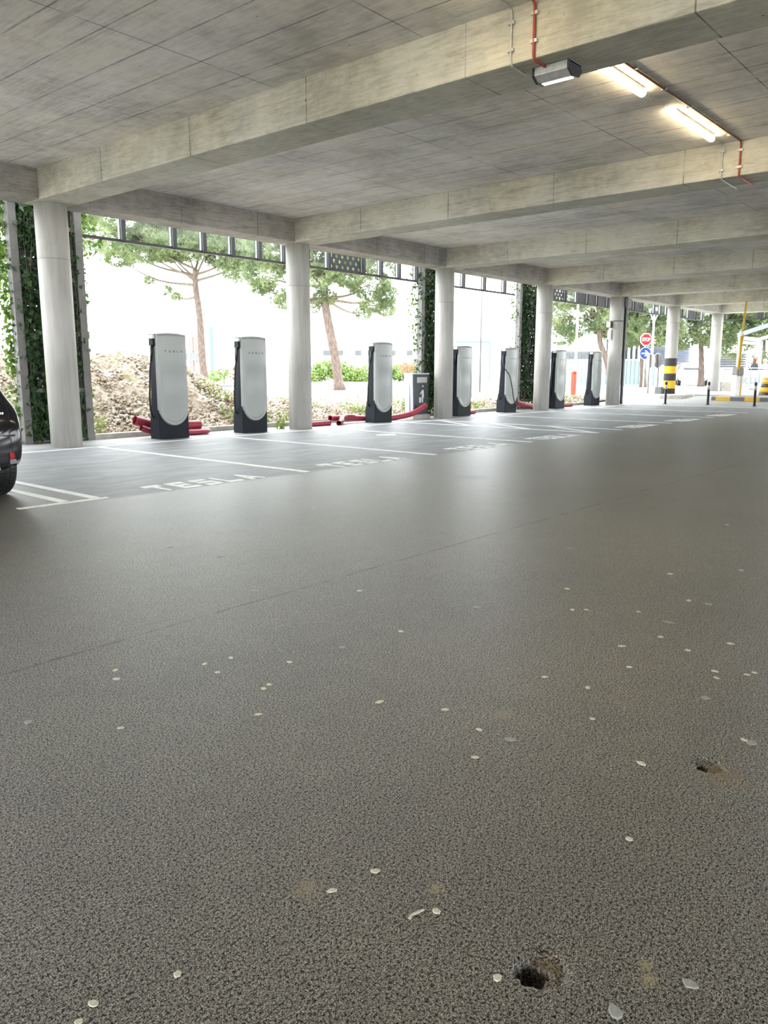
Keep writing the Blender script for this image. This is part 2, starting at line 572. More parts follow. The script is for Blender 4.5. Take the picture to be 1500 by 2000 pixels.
# ------------------------------------------------------------------ structure: floor
CX = [0.0, 5.517, 10.906, 16.297, 21.711, 27.321, 32.922]      # column row
HC, HT = 3.947, 4.409                                          # beam soffit, ceiling
HOLES = [(-5.407, -12.168, .036, .062, .09), (-4.232, -12.135, .022, .055, .06)]


def hole_z(x, y):
    z = 0.0
    for hx, hy, r0, r1, dp in HOLES:
        d = math.hypot(x - hx, y - hy)
        if d > .2: continue
        nz = noise.noise(Vector((x * 45, y * 45, hx))) * .014 + noise.noise(Vector((x * 140, y * 140, 1))) * .006
        d1 = d + nz
        z -= dp * (1 - sstep((d1 - r0 * .55) / (r0 * .6)))
        # shallow eroded bowl on the side away from the opening
        bx, by = (x - hx - .022) / r1, (y - hy + .018) / r1
        z -= .009 * (1 - sstep((math.hypot(bx, by) + nz * 8 - .75) / .3))
    return z


def lin(a, b, n):
    return [a + (b - a) * i / n for i in range(n)]


xs = [-30, -22, -15, -10, -7.5] + lin(-5.52, -5.28, 56) + lin(-5.28, -4.34, 3) + lin(-4.34, -4.12, 52) + [-4.12, -2, 2, 8, 14] + lin(20, 34, 20) + [34, 36]
ys = [-34, -25, -18, -14] + lin(-12.28, -12.04, 60) + [-12.04, -9, -6, -3, .99]
vs, fs = [], []
for yy in ys:
    for xx in xs:
        vs.append((xx, yy, T(xx) + (hole_z(xx, yy) if -5.6 < xx < -4 and -12.3 < yy < -12 else 0)))
nx = len(xs)
for j in range(len(ys) - 1):
    for i in range(nx - 1):
        a = j * nx + i
        fs.append((a, a + 1, a + 1 + nx, a + nx))
tag(MB().add(vs, fs, True).build('floor', M['floor']), 'dark asphalt aisle floor with smooth grey parking bays', kind='structure')

# outdoor ground: one terrain with the building's floor left out of it
gx = [-140, -60, -30, -30 + 1e-3] + lin(-28, 20, 12) + lin(20, 36, 12) + [36, 36.001, 50, 80, 140, 260]
gx = sorted(set(gx))
gy = [-220, -80, -34, .99, 1.0, 3, 8, 16, 30, 50, 80, 140, 300]
vs, fs = [], []
for yy in gy:
    for xx in gx:
        vs.append((xx, yy, T(xx) - (0.0 if (xx > 36 or yy > .99 or yy < -34 or xx < -30) else .0)))
nx = len(gx)
for j in range(len(gy) - 1):
    for i in range(nx - 1):
        cxm, cym = (gx[i] + gx[i + 1]) / 2, (gy[j] + gy[j + 1]) / 2
        if -30 < cxm < 36 and -34 < cym < .99: continue
        a = j * nx + i
        fs.append((a, a + 1, a + 1 + nx, a + nx))
tag(MB().add(vs, fs, True).build('ground', M['ground']), 'pale bare ground with strips of grass outside', kind='structure')

# ceiling slab, open on all sides
XW, XE, YS, YN = -16.8, 33.3, -25.0, .33
MB().box(XW, XE, YS, YN, HT, HT + .45).build('ceiling', M['ceiling'])
tag(bpy.data.objects['ceiling'], 'board-marked concrete ceiling slab', kind='structure')
# cross beams over every column
BEAM = ['nearest the camera', 'second from the camera', 'third from the camera', 'fourth from the camera', 'fifth from the camera', 'sixth from the camera', 'at the far end of the deck']
allx = [CX[0] - 5.47 * k for k in (3, 2, 1)] + CX
for i, x in enumerate(allx):
    o = MB().box(x - .313, x + .313, YS, .30, HC, HT + .02).build('beam', M['beam'], bevel=.018)
    tag(o, ('concrete cross beam ' + BEAM[i - 3]) if i >= 3 else None, kind='structure')
# edge beams between the cross beams
for i in range(len(allx) - 1):
    o = MB().box(allx[i] + .313, allx[i + 1] - .313, -.26, .30, HC + .003, HT + .02).build('edge_beam', M['edge_beam'], bevel=.015)
    o['kind'] = 'structure'
# columns
CL = ['round concrete column nearest the black car, with a smooth pale surface', 'round concrete column beside the second charging post', 'round concrete column beside the litter bin and dark ivy',
      'round concrete column with ivy behind it, fourth from the left', 'round concrete column with a grey downpipe and junction box', 'round concrete column with black and yellow painted bands', 'plain round concrete column at the far end by the terrace']
for i, x in enumerate(CX):
    prof = [(.255, -.05), (.255, 3.07), (.2525, 3.075), (.2525, 3.085), (.255, 3.09), (.255, HC - T(x) + .01)]
    o = MB().lathe(prof, 72).build('column', M['column_band' if i == 5 else 'column'])
    o.location = (x, 0, T(x))
    tag(o, CL[i], 'column', kind='structure')
for i, (x, y) in enumerate([(a, b) for a in allx for b in (-16.4, -24.6)] + [(a, 0) for a in allx[:3]]):
    if y == -16.4 and -9 < x < 0: continue
    o = MB().lathe([(.255, -.05), (.255, HC - T(x) + .01)], 40).build('column', M['column'])
    o.location = (x, y, T(x))
    o['kind'] = 'structure'
# end-of-deck kerb along the bays
o = MB()
for a, b in [(-26, -6.2), (-6.15, -.4), (1.02, 3.4), (3.41, 5.9), (5.91, 8.9), (8.91, 10.7), (11.9, 14.6), (14.61, 17.2), (17.21, 20.0), (20.01, 22.4)]:
    o.box(a, b, .86, 1.06, -.02, .10)
tag(o.build('kerb', M['kerb'], bevel=.012), 'low concrete kerb along the edge of the rubble', kind='structure')

# ------------------------------------------------------------------ floor markings
LNX = [.30, 3.06, 5.98, 8.77, 9.93, 12.87, 15.93, 19.16]
LNL = ['white bay line between the first two lettered bays', 'white bay line starting behind the second charging post', 'white bay line crossing toward the aisle from beside the third charging post',
       'white bay line on the near side of the hatched strip', 'white bay line on the far side of the hatched strip', 'white bay line just past the fourth charging post', 'white bay line in front of the fifth charging post', 'farthest clear white bay line before the bollards']


def stripe(x0, y0, x1, y1, wd=.11, name='bay_line'):
    """one painted strip from A to B, following the ground"""
    a, b = Vector((x0, y0)), Vector((x1, y1))
    t = (b - a).normalized()
    q = Vector((-t.y, t.x)) * wd / 2
    n = max(1, int((b - a).length / 1.0))
    vs, fs = [], []
    for i in range(n + 1):
        p = a + (b - a) * i / n
        for sgn in (-1, 1):
            c = p + q * sgn
            vs += [(c.x, c.y, T(c.x) + .001), (c.x, c.y, T(c.x) + .005)]
    for i in range(n):
        k = i * 4
        fs += [(k, k + 4, k + 5, k + 1), (k + 2, k + 3, k + 7, k + 6), (k + 1, k + 5, k + 7, k + 3)]
    fs += [(0, 1, 3, 2), (n * 4, n * 4 + 2, n * 4 + 3, n * 4 + 1)]
    return MB().add(vs, fs).build(name, M['paint'])


for x, l in zip(LNX, LNL):
    tag(stripe(x, -5.6, x, -.5), l, 'road marking', 'lines between the parking bays')
tag(stripe(-2.60, -5.5, -2.60, -.5, .10), 'white line nearest the black car, right one of a close pair', 'road marking', 'lines between the parking bays')
tag(stripe(-2.93, -5.5, -2.93, -.5, .10), 'white line nearest the black car, left one of a close pair', 'road marking', 'lines between the parking bays')
tag(stripe(-3.42, -5.50, -2.50, -5.52, .075), 'short white cross line closing the pair of lines by the black car', 'road marking')
tag(stripe(-4.2, -.475, 21.5, -.475, .075), 'long white line along the back of all the bays', 'road marking')
for y, l in ((-5.5, 'slanting white stripe of the hatched strip nearest the aisle'), (-3.9, 'middle slanting white stripe of the hatched strip'), (-2.4, 'slanting white stripe of the hatched strip farthest from the aisle')):
    tag(stripe(8.82, y, 9.88, y + 1.7, .10, 'hatch_stripe'), l, 'road marking', 'stripes of the hatched strip')
tag(stripe(22.2, -5.6, 22.2, -.7, .09), 'faint white line just before the black bollards', 'road marking', 'lines between the parking bays')

GL = {'T': [[(0, 1), (1, 1), (1, .72), (0, .72)], [(.38, .72), (.62, .72), (.62, 0), (.38, 0)]],
      'E': [[(0, 0), (.24, 0), (.24, 1), (0, 1)], [(.24, .77), (1, .77), (1, 1), (.24, 1)], [(.24, .39), (.85, .39), (.85, .62), (.24, .62)], [(.24, 0), (1, 0), (1, .24), (.24, .24)]],
      'S': [[(.1, .77), (1, .77), (1, 1), (.1, 1)], [(0, .5), (.24, .5), (.24, .93), (0, .9)], [(0, .39), (1, .39), (1, .62), (0, .62)], [(.76, .08), (1, .12), (1, .5), (.76, .5)], [(0, 0), (.9, 0), (.9, .24), (0, .24)]],
      'L': [[(0, 0), (.25, 0), (.25, 1), (0, 1)], [(.25, 0), (.95, 0), (.95, .25), (.25, .25)]],
      'A': [[(0, 0), (.25, 0), (.60, 1), (.38, 1)], [(1, 0), (.75, 0), (.38, 1), (.62, 1)], [(.26, .2), (.74, .2), (.68, .42), (.32, .42)]]}
WL = ['white painted word on the bay floor nearest the black car', 'white painted word in the second bay, level with the second charging post', 'white painted word at the aisle end of the bay before the third charging post',
      'white painted word just before the hatched strip', 'white painted word just past the hatched strip', 'white painted word two bays short of the bollards', 'white painted word in the bay just short of the bollards']
for cx, l in zip([-1.15, 1.62, 4.62, 7.25, 11.3, 14.3, 17.4], WL):
    m = MB()
    for i, ch in enumerate('TESLA'):
        x0 = cx - .74 + i * .315
        for k, poly in enumerate(GL[ch]):
            pts = [(x0 + p[0] * .235, -5.60 + p[1] * .47) for p in poly]
            m.prism(pts, .001, .0045 + k * .0003)
    tag(m.build('floor_lettering', M['paint'], fix=True), l, 'road marking', 'words painted in the bays')
m = MB()
pts = [(5.50 + .26 * math.cos(a) * (1 + .15 * math.sin(3 * a)), -2.55 + .17 * math.sin(a)) for a in lin(0, 2 * PI, 18)]
tag(m.prism(pts, .001, .004).build('paint_blotch', M['paint']), 'small white paint blotch on the third bay floor', 'paint blotch')

# ------------------------------------------------------------------ charging posts
HW = .335


def shell_geo():
    """convex white U-shaped front shell, face toward -Y, with a sunken field"""
    R, z0, z1 = HW, .245, 1.965
    zc = z0 + R
    rows = [z0 + R * (1 - math.cos(PI / 2 * k / 26)) for k in range(27)]
    rows += [zc + (z1 - zc) * k / 44 for k in range(1, 45)]
    us = [math.sin(PI / 2 * (k / 26 * 2 - 1)) for k in range(53)]
    vs, fs = [], []

    def hw(z):
        return max(.004, math.sqrt(max(0, R * R - (zc - z) ** 2))) if z < zc else R

    for z in rows:
        a = hw(z)
        for u in us:
            x = u * a
            if z < zc:
                d = R - math.hypot(x, zc - z)
            else:
                d = R - abs(x)
            d = min(d, (z1 - z) * 1.0 + .004)
            bulge = .048 * (1 - (x / R) ** 2)
            edge = -.05 * sstep(d / .02) ** .5
            topf = 1 - sstep((z - 1.05) / .5)
            rec = .022 * sstep((d - .062) / .02) * topf
            vs.append((x, -bulge * (.35 + .65 * sstep((z - .2) / .8)) + edge + rec, z + .022 * (1 - (x / R) ** 2) * sstep((z - 1.8) / .16)))
    n = len(us)
    for j in range(len(rows) - 1):
        for i in range(n - 1):
            a = j * n + i
            fs.append((a, a + 1, a + 1 + n, a + n))
    # back rim: offset copy behind
    b = len(vs)
    vs += [(v[0], .012, v[2]) for v in vs]
    N = len(rows)
    for j in range(N - 1):
        fs.append((j * n, (j + 1) * n, b + (j + 1) * n, b + j * n))
        fs.append((j * n + n - 1, b + j * n + n - 1, b + (j + 1) * n + n - 1, (j + 1) * n + n - 1))
    for i in range(n - 1):
        fs.append(((N - 1) * n + i, (N - 1) * n + i + 1, b + (N - 1) * n + i + 1, b + (N - 1) * n + i))
        fs.append((i, b + i, b + i + 1, i + 1))
    return vs, fs


LG = {'T': [[(0, 1), (1, 1), (1, .78), (0, .78)], [(.39, .66), (.61, .66), (.61, 0), (.39, 0)]],
      'E': [[(0, .8), (1, .8), (1, 1), (0, 1)], [(0, .4), (1, .4), (1, .6), (0, .6)], [(0, 0), (1, 0), (1, .2), (0, .2)]],
      'S': [[(0, .8), (1, .8), (1, 1), (0, 1)], [(0, .4), (.2, .4), (.2, .8), (0, .8)], [(0, .4), (1, .4), (1, .6), (0, .6)], [(.8, 0), (1, 0), (1, .4), (.8, .4)], [(0, 0), (1, 0), (1, .2), (0, .2)]],
      'L': [[(0, 0), (.22, 0), (.22, 1), (0, 1)], [(0, 0), (1, 0), (1, .2), (0, .2)]],
      'A': [[(0, .8), (1, .8), (1, 1), (0, 1)], [(0, 0), (.2, 0), (.2, .6), (0, .6)], [(.8, 0), (1, 0), (1, .6), (.8, .6)], [(0, .4), (1, .4), (1, .6), (0, .6)]]}


def make_charger():
    r = empty('charging_post')
    m = MB()
    # waisted dark cabinet: side profile in YZ
    prof = [(-.03, .0), (.30, .0), (.30, .30), (.235, .62), (.20, 1.2), (.185, 1.93), (-.004, 1.93), (-.004, .6), (-.03, .45)]
    m.prism(prof, -HW + .012, HW - .012, 'x')
    m.build('cabinet', M['charger_dark'], r, bevel=.008)
    # plinth face filling the corners under the shell
    m = MB()
    m.prism([(-HW, 0), (HW, 0), (HW, .56), (-HW, .56)], -.018, .02, 'y')
    m.build('plinth', M['charger_dark'], r, bevel=.012)
    vs, fs = shell_geo()
    m = MB().add(vs, fs, True)
    sh = m.build('shell', M['shell'], r)
    # word mark on the shell
    m = MB()
    for i, ch in enumerate('TESLA'):
        for poly in LG[ch]:
            x0 = -.19 + i * .0885
            pts = [(x0 + p[0] * .040, 1.622 + p[1] * .036) for p in poly]
            yb = [-(.048 * (1 - (p[0] / HW) ** 2)) - .0505 for p in pts]
            k = len(pts)
            v = [(p[0], y - .0018, p[1]) for p, y in zip(pts, yb)] + [(p[0], y + .004, p[1]) for p, y in zip(pts, yb)]
            m.add(v, [tuple(range(k)), tuple(range(k, 2 * k))[::-1]] + [(a, (a + 1) % k, k + (a + 1) % k, k + a) for a in range(k)])
    lg = m.build('word_mark', M['logo'], sh, fix=True)
    lg['label'] = 'dark grey word mark'
    # holster with pale connector dock on the left side
    m = MB().box(-HW - .048, -HW + .02, -.005, .13, 1.74, 1.955)
    hol = m.build('holster', M['charger_dark'], r, bevel=.008)
    d = MB().box(-HW - .054, -HW - .008, -.012, .11, 1.872, 1.940).build('connector_dock', M['white_box'], hol)
    d['label'] = 'small white connector dock'
    MB().tube([(-HW - .035, .05, 1.76), (-HW - .04, .06, 1.60), (-HW - .035, .09, 1.46)], [.030, .026, .019], 10).build('connector', M['rubber'], hol)
    path = bez([(-HW - .035, .09, 1.50), (-HW - .055, .11, 1.3), (-HW - .07, .12, 1.0), (-HW - .078, .13, .8), (-HW - .060, .15, .58), (-HW - .02, .17, .44), (-HW + .03, .18, .40)], 6)
    MB().tube(path, .018, 8).build('cable', M['rubber'], r)
    path = bez([(HW - .02, .12, 1.28), (HW + .03, .13, 1.12), (HW + .05, .14, .9), (HW + .045, .14, .72), (HW - .01, .15, .55)], 6)
    MB().tube(path, .012, 8).build('cable', M['rubber'], r)
    return r


proto = make_charger()
CH = [(2.19, .02, 'white and charcoal charging post nearest the black car, red pipes bundled behind it'),
      (4.17, -.02, 'white and charcoal charging post just left of the second concrete column'),
      (8.42, .06, 'white and charcoal charging post between red pipes and the litter bin'),
      (12.12, .16, 'white and charcoal charging post just right of the third concrete column'),
      (14.72, .20, 'white and charcoal charging post with a cable looped down across its front'),
      (18.02, .26, 'white and charcoal charging post just right of the fourth concrete column'),
      (20.95, .34, 'farthest white and charcoal charging post, beside the column with the downpipe')]
posts = []
for i, (x, y, l) in enumerate(CH):
    o = proto if i == 0 else copy_tree(proto)
    o.location = (x, y, T(x))
    tag(o, l, 'charging post', 'row of charging posts')
    posts.append(o)
# the fifth post's cable hangs across the front
p5 = posts[4]
MB().tube(bez([(-HW - .05, .06, 1.66), (-HW - .08, .0, 1.38), (-.30, -.12, 1.15), (-.17, -.15, .8), (-.06, -.16, .42), (.10, -.16, .22), (.30, -.12, .15), (.42, -.02, .22), (.44, .05, .5), (.36, .10, .8)], 8), .016, 8).build('hanging_cable', M['rubber'], p5)

# ------------------------------------------------------------------ red pipes on the ground
RP = [('thick red plastic pipe end sticking out left behind the nearest charging post', [(1.73, .62, .34), (1.95, .60, .28), (2.25, .60, .21), (2.7, .58, .20), (3.18, .56, .185)], .095),
      ('red plastic pipe lying under the thick pipe behind the nearest charging post', [(1.78, .50, .20), (2.0, .48, .12), (2.3, .46, .06), (2.8, .44, .055), (3.22, .50, .06)], .06),
      ('short red pipe bend resting on the ground right of the nearest charging post', [(2.55, .52, .055), (2.9, .36, .055), (3.16, .34, .06), (3.30, .44, .07), (3.2, .60, .055)], .050),
      ('short straight red pipe lying just right of the second column', [(5.95, .33, .055), (6.35, .31, .052), (6.72, .27, .062)], .062),
      ('red pipe with its open dark end toward the aisle, beside the third charging post', [(6.88, .12, .055), (7.05, .20, .08), (7.25, .36, .14), (7.5, .46, .17), (7.8, .5, .15)], .064),
      ('long red pipe running behind the third charging post and rising against the litter bin', [(6.95, .47, .15), (7.6, .50, .13), (8.3, .48, .09), (9.1, .42, .065), (9.5, .30, .10), (9.8, .18, .17), (10.12, .10, .31), (10.22, .08, .37)], .072),
      ('red pipe end showing right of the fourth charging post', [(11.7, .56, .06), (12.5, .52, .06), (13.2, .50, .06)], .058),
      ('red pipe sloping down behind the charging post with the hanging cable', [(14.9, .68, .46), (15.4, .62, .34), (16.0, .56, .20), (16.9, .55, .08), (17.4, .55, .07)], .09),
      ('red pipe lying right of the sixth charging post', [(17.8, .60, .09), (18.6, .60, .08), (19.6, .60, .07)], .07)]
for l, pth, r in RP:
    p = bez(pth, 6)
    m = MB().tube(p, r, 20, caps=False)
    m.tube(p, r * .88, 20, caps=False)
    for e, q in ((0, p[0] - p[1]), (-1, p[-1] - p[-2])):     # wall thickness at the open ends
        m2 = MB().tube([p[e], p[e] + q.normalized() * .004], r, 20, caps=False)
        m2i = MB().tube([p[e], p[e] + q.normalized() * .004], r * .88, 20, caps=False)
        n = 20
        b = len(m.v)
        m.v += m2.v[n:] + m2i.v[n:]
        m.f += [(b + k, b + (k + 1) % n, b + n + (k + 1) % n, b + n + k) for k in range(n)]
        m.sm += [False] * n
    o = m.build('red_pipe', M['red_pipe'], fix=False)
    tag(o, l, 'pipe', 'red plastic pipes lying along the kerb')

# ------------------------------------------------------------------ litter bin
bn = empty('litter_bin', (10.27, .45, 0), 0, 'grey litter bin with slate front and white litter symbol beside the ivy column', 'litter bin')
m = MB().box(-.37, .37, -.20, .22, -.01, .11)
m.build('base', M['kerb'], bn, bevel=.01)
m = MB().add([(-.30, -.135, .11), (.30, -.135, .11), (.30, .13, .11), (-.30, .13, .11), (-.35, -.145, 1.19), (.33, -.145, 1.19), (.33, .15, 1.19), (-.35, .15, 1.19)],
             [(3, 2, 1, 0), (4, 5, 6, 7), (0, 1, 5, 4), (1, 2, 6, 5), (2, 3, 7, 6), (3, 0, 4, 7)])
m.build('body', M['bin_side'], bn, bevel=.012)
fp = MB().add([(-.28, -.165, .12), (.30, -.165, .12), (.30, -.13, .12), (-.28, -.13, .12), (-.31, -.175, 1.18), (.325, -.175, 1.18), (.325, -.14, 1.18), (-.31, -.14, 1.18)],
              [(3, 2, 1, 0), (4, 5, 6, 7), (0, 1, 5, 4), (1, 2, 6, 5), (2, 3, 7, 6), (3, 0, 4, 7)]).build('front_panel', M['bin_dark'], bn, bevel=.008)
MB().box(-.37, .345, -.19, .16, 1.18, 1.215).build('lid', M['bin_side'], bn, bevel=.008)
MB().box(-.20, .24, -.186, -.165, .96, 1.11).build('flap', M['galv'], fp, bevel=.004)
m = MB()   # person dropping litter in a basket
m.prism(circle(14, .028, .07, .66), -.180, -.165, 'y')
m.prism([(.03, .56), (.10, .56), (.115, .36), (.085, .35), (.075, .22), (.04, .22), (.03, .4)], -.180, -.165, 'y')
m.prism([(.03, .55), (-.05, .46), (-.035, .44), (.045, .50)], -.180, -.165, 'y')
m.prism([(-.09, .36), (0, .36), (-.012, .22), (-.078, .22)], -.180, -.165, 'y')
m.v = [(x, y, z + .21) for x, y, z in m.v]
m.build('symbol', M['white_paint'], fp)['label'] = 'white figure dropping litter in a basket'
m = MB().box(-.352, -.34, -.04, .06, .14, 1.16)
m.build('side_strip', M['white_paint'], bn)

# ------------------------------------------------------------------ overhead screen band and ivy frames
def perforated(x0, x1, z0, z1, pitch, r, y, thick, k=10, pzz=None):
    """steel sheet with rows of real round holes, staggered"""
    nx, nz = max(1, round((x1 - x0) / pitch)), max(1, round((z1 - z0) / (pzz or pitch)))
    px, pz = (x1 - x0) / nx, (z1 - z0) / nz
    m = MB()
    for j in range(nz):
        for i in range(nx):
            cx = x0 + (i + (.5 if j % 2 == 0 else .98)) * px
            ax, bx = x0 + i * px, x0 + (i + 1) * px
            if j % 2:
                ax, bx = ax + px / 2, min(bx + px / 2, x1)
                if i == 0: m.box(x0, ax, y - thick / 2, y + thick / 2, z0 + j * pz, z0 + (j + 1) * pz)
                if i == nx - 1:
                    m.box(ax, bx, y - thick / 2, y + thick / 2, z0 + j * pz, z0 + (j + 1) * pz)
                    continue
            cx, cz = (ax + bx) / 2, z0 + (j + .5) * pz
            az, bz = z0 + j * pz, z0 + (j + 1) * pz
            ring = [(cx + r * math.cos(2 * PI * q / k), cz + r * math.sin(2 * PI * q / k)) for q in range(k)]
            out = []
            for q in range(k):
                dx, dz = math.cos(2 * PI * q / k), math.sin(2 * PI * q / k)
                s = min((px / 2) / max(abs(dx), 1e-6), (pz / 2) / max(abs(dz), 1e-6))
                out.append((cx + dx * s, cz + dz * s))
            vs = [(p[0], yy, p[1]) for yy in (y - thick / 2, y + thick / 2) for p in ring + out]
            fs = []
            for q in range(k):
                q2 = (q + 1) % k
                fs += [(q, q2, k + q2, k + q), (2 * k + q, 3 * k + q, 3 * k + q2, 2 * k + q2), (q, 2 * k + q, 2 * k + q2, q2)]
            # corners
            cs = [(ax, az), (bx, az), (bx, bz), (ax, bz)]
            b = len(vs)
            vs += [(c[0], yy, c[1]) for yy in (y - thick / 2, y + thick / 2) for c in cs]
            for ci, c in enumerate(cs):
                dd = sorted(range(k), key=lambda q: (out[q][0] - c[0]) ** 2 + (out[q][1] - c[1]) ** 2)[:2]
                # the two outer points adjacent to this corner
                ang = math.atan2(c[1] - cz, c[0] - cx) % (2 * PI)
                q = int(ang / (2 * PI / k)) % k
                q2 = (q + 1) % k
                fs += [(k + q, k + q2, b + ci), (3 * k + q2, 3 * k + q, b + 4 + ci)]
            m.add(vs, fs)
    return m


YB = .96
ZB0, ZB1 = 3.69, 4.75
BL = {0: 'over the first rubble gap', 5: ''}
mull = [1.88, 3.02, 3.75, 4.49, 5.24, 5.98, 6.72, 7.42, 8.68, 9.36, 10.1, 10.85]
for q, (a, b) in enumerate([(1.05, 10.9), (12.0, 16.05), (17.6, 33.6), (-16.6, -.35)]):
    lb = ['steel framed screen band hanging under the ceiling edge above the first charging posts', 'steel framed screen band between the two far ivy frames',
          'steel framed screen band with closed dark panels toward the far end', 'steel framed screen band behind the black car']
    t = empty('screen_band', (0, 0, 0), 0, lb[q], 'screen band')
    MB().box(a, b, YB - .03, YB + .03, ZB0 - .02, ZB0 + .03).box(a, b, YB - .03, YB + .03, ZB1 - .03, ZB1 + .03).build('rail', M['dark_metal'], t)
    xsm = mull if q == 0 else ([12.28, 13.06, 13.33, 14.17, 15.34] if q == 1 else ([17.72, 18.5, 19.45, 20.3, 21.2, 22.0, 22.9, 23.7, 24.6, 25.4, 26.2, 27.5, 28.2, 28.9, 29.3, 30.0, 30.8, 31.6, 32.6, 33.5] if q == 2 else lin(-16.4, -.4, 19)))
    if q == 1: xsm = [12.28, 13.10, 14.22, 15.38]
    for x in xsm:
        MB().box(x - .045, x + .045, YB - .075, YB + .07, ZB0, ZB1).build('mullion', M['dark_metal'], t)
        MB().box(x - .062, x - .046, YB - .020, YB + .020, ZB0, ZB1).build('mullion_trim', M['galv'], t)
    for i in range(len(xsm) - 1):
        x0, x1 = xsm[i] + .05, xsm[i + 1] - .08
        holed = (q == 0 and i == 7) or (q == 2 and (i == 1 or i == 9))
        dark = q == 2 and i in (3, 4, 5, 6, 7, 8) or (q == 2 and i in (15, 17))
        if holed:
            perforated(x0 - .03, x1 + .03, ZB0 + .03, ZB1 - .03, .21, .042, YB, .006, 10, .125).build('perforated_panel', M['dark_metal'], t, fix=False)
        elif dark:
            MB().box(x0 + (.10 if i % 2 else 0), x1, YB - .01, YB + .01, ZB0 + .03, ZB1 - .03).build('dark_panel', M['dark_metal'], t)
        else:
            MB().box(x0 - .06, x1 + .09, YB - .004, YB + .004, ZB0 + .03, ZB1 - .03).build('pane', M['pane'], t)

# east end band
t = empty('screen_band', (0, 0, 0), 0, 'screen band closing the far end of the deck above the terrace', 'screen band')
MB().box(33.85, 33.91, -25, .9, ZB0 - .02, ZB0 + .03).build('rail', M['dark_metal'], t)
for k in range(14):
    y = .1 - k * 1.7
    MB().box(33.84, 33.92, y - .2, y + .1, ZB0, ZB1).build('mullion', M['dark_metal'], t)


def leafpoly(kind):
    if kind == 'ivy':
        return [(0, 0), (.34, -.16), (.5, .22), (.30, .36), (.26, .70), (0, 1.0), (-.26, .70), (-.30, .36), (-.5, .22), (-.34, -.16)]
    return [(0, 0), (.3, .3), (.28, .7), (0, 1), (-.28, .7), (-.3, .3)]


def leaves(name, pts, nrm, sizes, mat, parent=None, kind='ivy', jitter=.7):
    """each leaf a small folded polygon facing roughly along nrm"""
    P = np.array(leafpoly(kind), dtype=float)
    K = len(P)
    N = len(pts)
    nv = nrm + rng.normal(0, jitter, (N, 3))
    nv /= np.linalg.norm(nv, axis=1)[:, None]
    dn = np.tile(np.array([0, 0, -1.0]), (N, 1)) + rng.normal(0, .55, (N, 3))
    tv = dn - nv * np.sum(dn * nv, axis=1)[:, None]
    tv /= np.linalg.norm(tv, axis=1)[:, None]
    bv = np.cross(nv, tv)
    V = pts[:, None, :] + sizes[:, None, None] * (P[None, :, 0, None] * bv[:, None, :] + P[None, :, 1, None] * tv[:, None, :] + (.18 * np.abs(P[None, :, 0, None])) * nv[:, None, :])
    return np_mesh(name, V.reshape(-1, 3), np.arange(N * K).reshape(N, K), mat, parent)


def ivy_frame(x0, x1, label, ilabel, seed, n, backlit=0, spill=(0, 0)):
    r = np.random.default_rng(seed)
    t = empty('climbing_frame', (x0, .9, 0), 0, label, 'climbing frame')
    for x in (0, x1 - x0):
        MB().box(x - .07, x + .07, -.05, .12, -.02, 4.8).build('post', M['post_metal'], t, bevel=.006)
    for z in (.02, .90, 1.9, 2.85, 3.72, 4.7):
        MB().box(.07, x1 - x0 - .07, -.01, .05, z, z + .07).build('rail', M['post_metal'], t)
    perforated(.07, x1 - x0 - .07, .25, 4.68, .14, .017, .06, .005, 8).build('perforated_panel', M['dark_metal'], t, fix=False)
    # ivy: dense over the sheet, both faces
    P, nr, sz = [], [], []
    cols = [(r.uniform(x0 + .05, x1 - .05), r.uniform(.05, .18)) for _ in range(9)]
    for k in range(n):
        c, sp = cols[r.integers(len(cols))]
        x = c + r.normal(0, sp)
        z = r.uniform(.08, 4.5)
        dens = noise.noise(Vector((x * 2.2 + seed, z * 1.4, 0)))
        if dens < -.25 and r.random() < .8: continue
        x = min(max(x, x0 - .10), x1 + .10)
        side = -1 if r.random() < .65 else 1
        P.append((x, .9 + (.02 if side < 0 else .09) + side * abs(r.normal(0, .045)) , z))
        nr.append((0, side, .25))
        sz.append(r.uniform(.06, .11))
    o = leaves('ivy', np.array(P), np.array(nr), np.array(sz), M['ivy'])
    tag(o, ilabel, 'ivy', kind='stuff')
    P, nr, sz = [], [], []
    for k in range(backlit):      # fringe spilling round the outer posts, backlight put into its lighter green
        left = r.random() < .62
        z = 4.4 - abs(r.normal(0, 1.5)) if r.random() < .7 else r.uniform(.2, 4)
        wd = .16 if z < 2.4 else .42
        x = (x0 - .06 - abs(r.normal(0, wd * .45))) if left else (x1 + .05 + abs(r.normal(0, .05 if z < 3.3 else .28)))
        P.append((x, 1.05 + r.normal(0, .06), max(z, .1)))
        nr.append((0, -1, .3))
        sz.append(r.uniform(.05, .09))
    if backlit:
        o2 = leaves('ivy_fringe', np.array(P), np.array(nr), np.array(sz), M['ivy_backlit'], o)
    m = MB()
    for k in range(10):
        x = r.uniform(x0, x1)
        pth = [(x, .88, .0)]
        for z in range(1, 9):
            pth.append((min(max(pth[-1][0] + r.normal(0, .05), x0), x1), .88 + r.normal(0, .006), z * .5))
        m.tube(pth, .008, 5)
    m.build('stem', M['branch'], o, fix=False)


ivy_frame(-.24, .94, 'grey steel climbing frame behind the column nearest the black car', 'dark ivy climbing behind the column nearest the black car', 3, 5200, 1100)
ivy_frame(11.08, 12.05, 'grey steel climbing frame behind the third column by the litter bin', 'dark ivy climbing beside the litter bin', 5, 4400, 260)
ivy_frame(16.3, 17.55, 'grey steel climbing frame behind the fourth column', 'dark ivy climbing behind the post with the hanging cable', 8, 4800, 200)

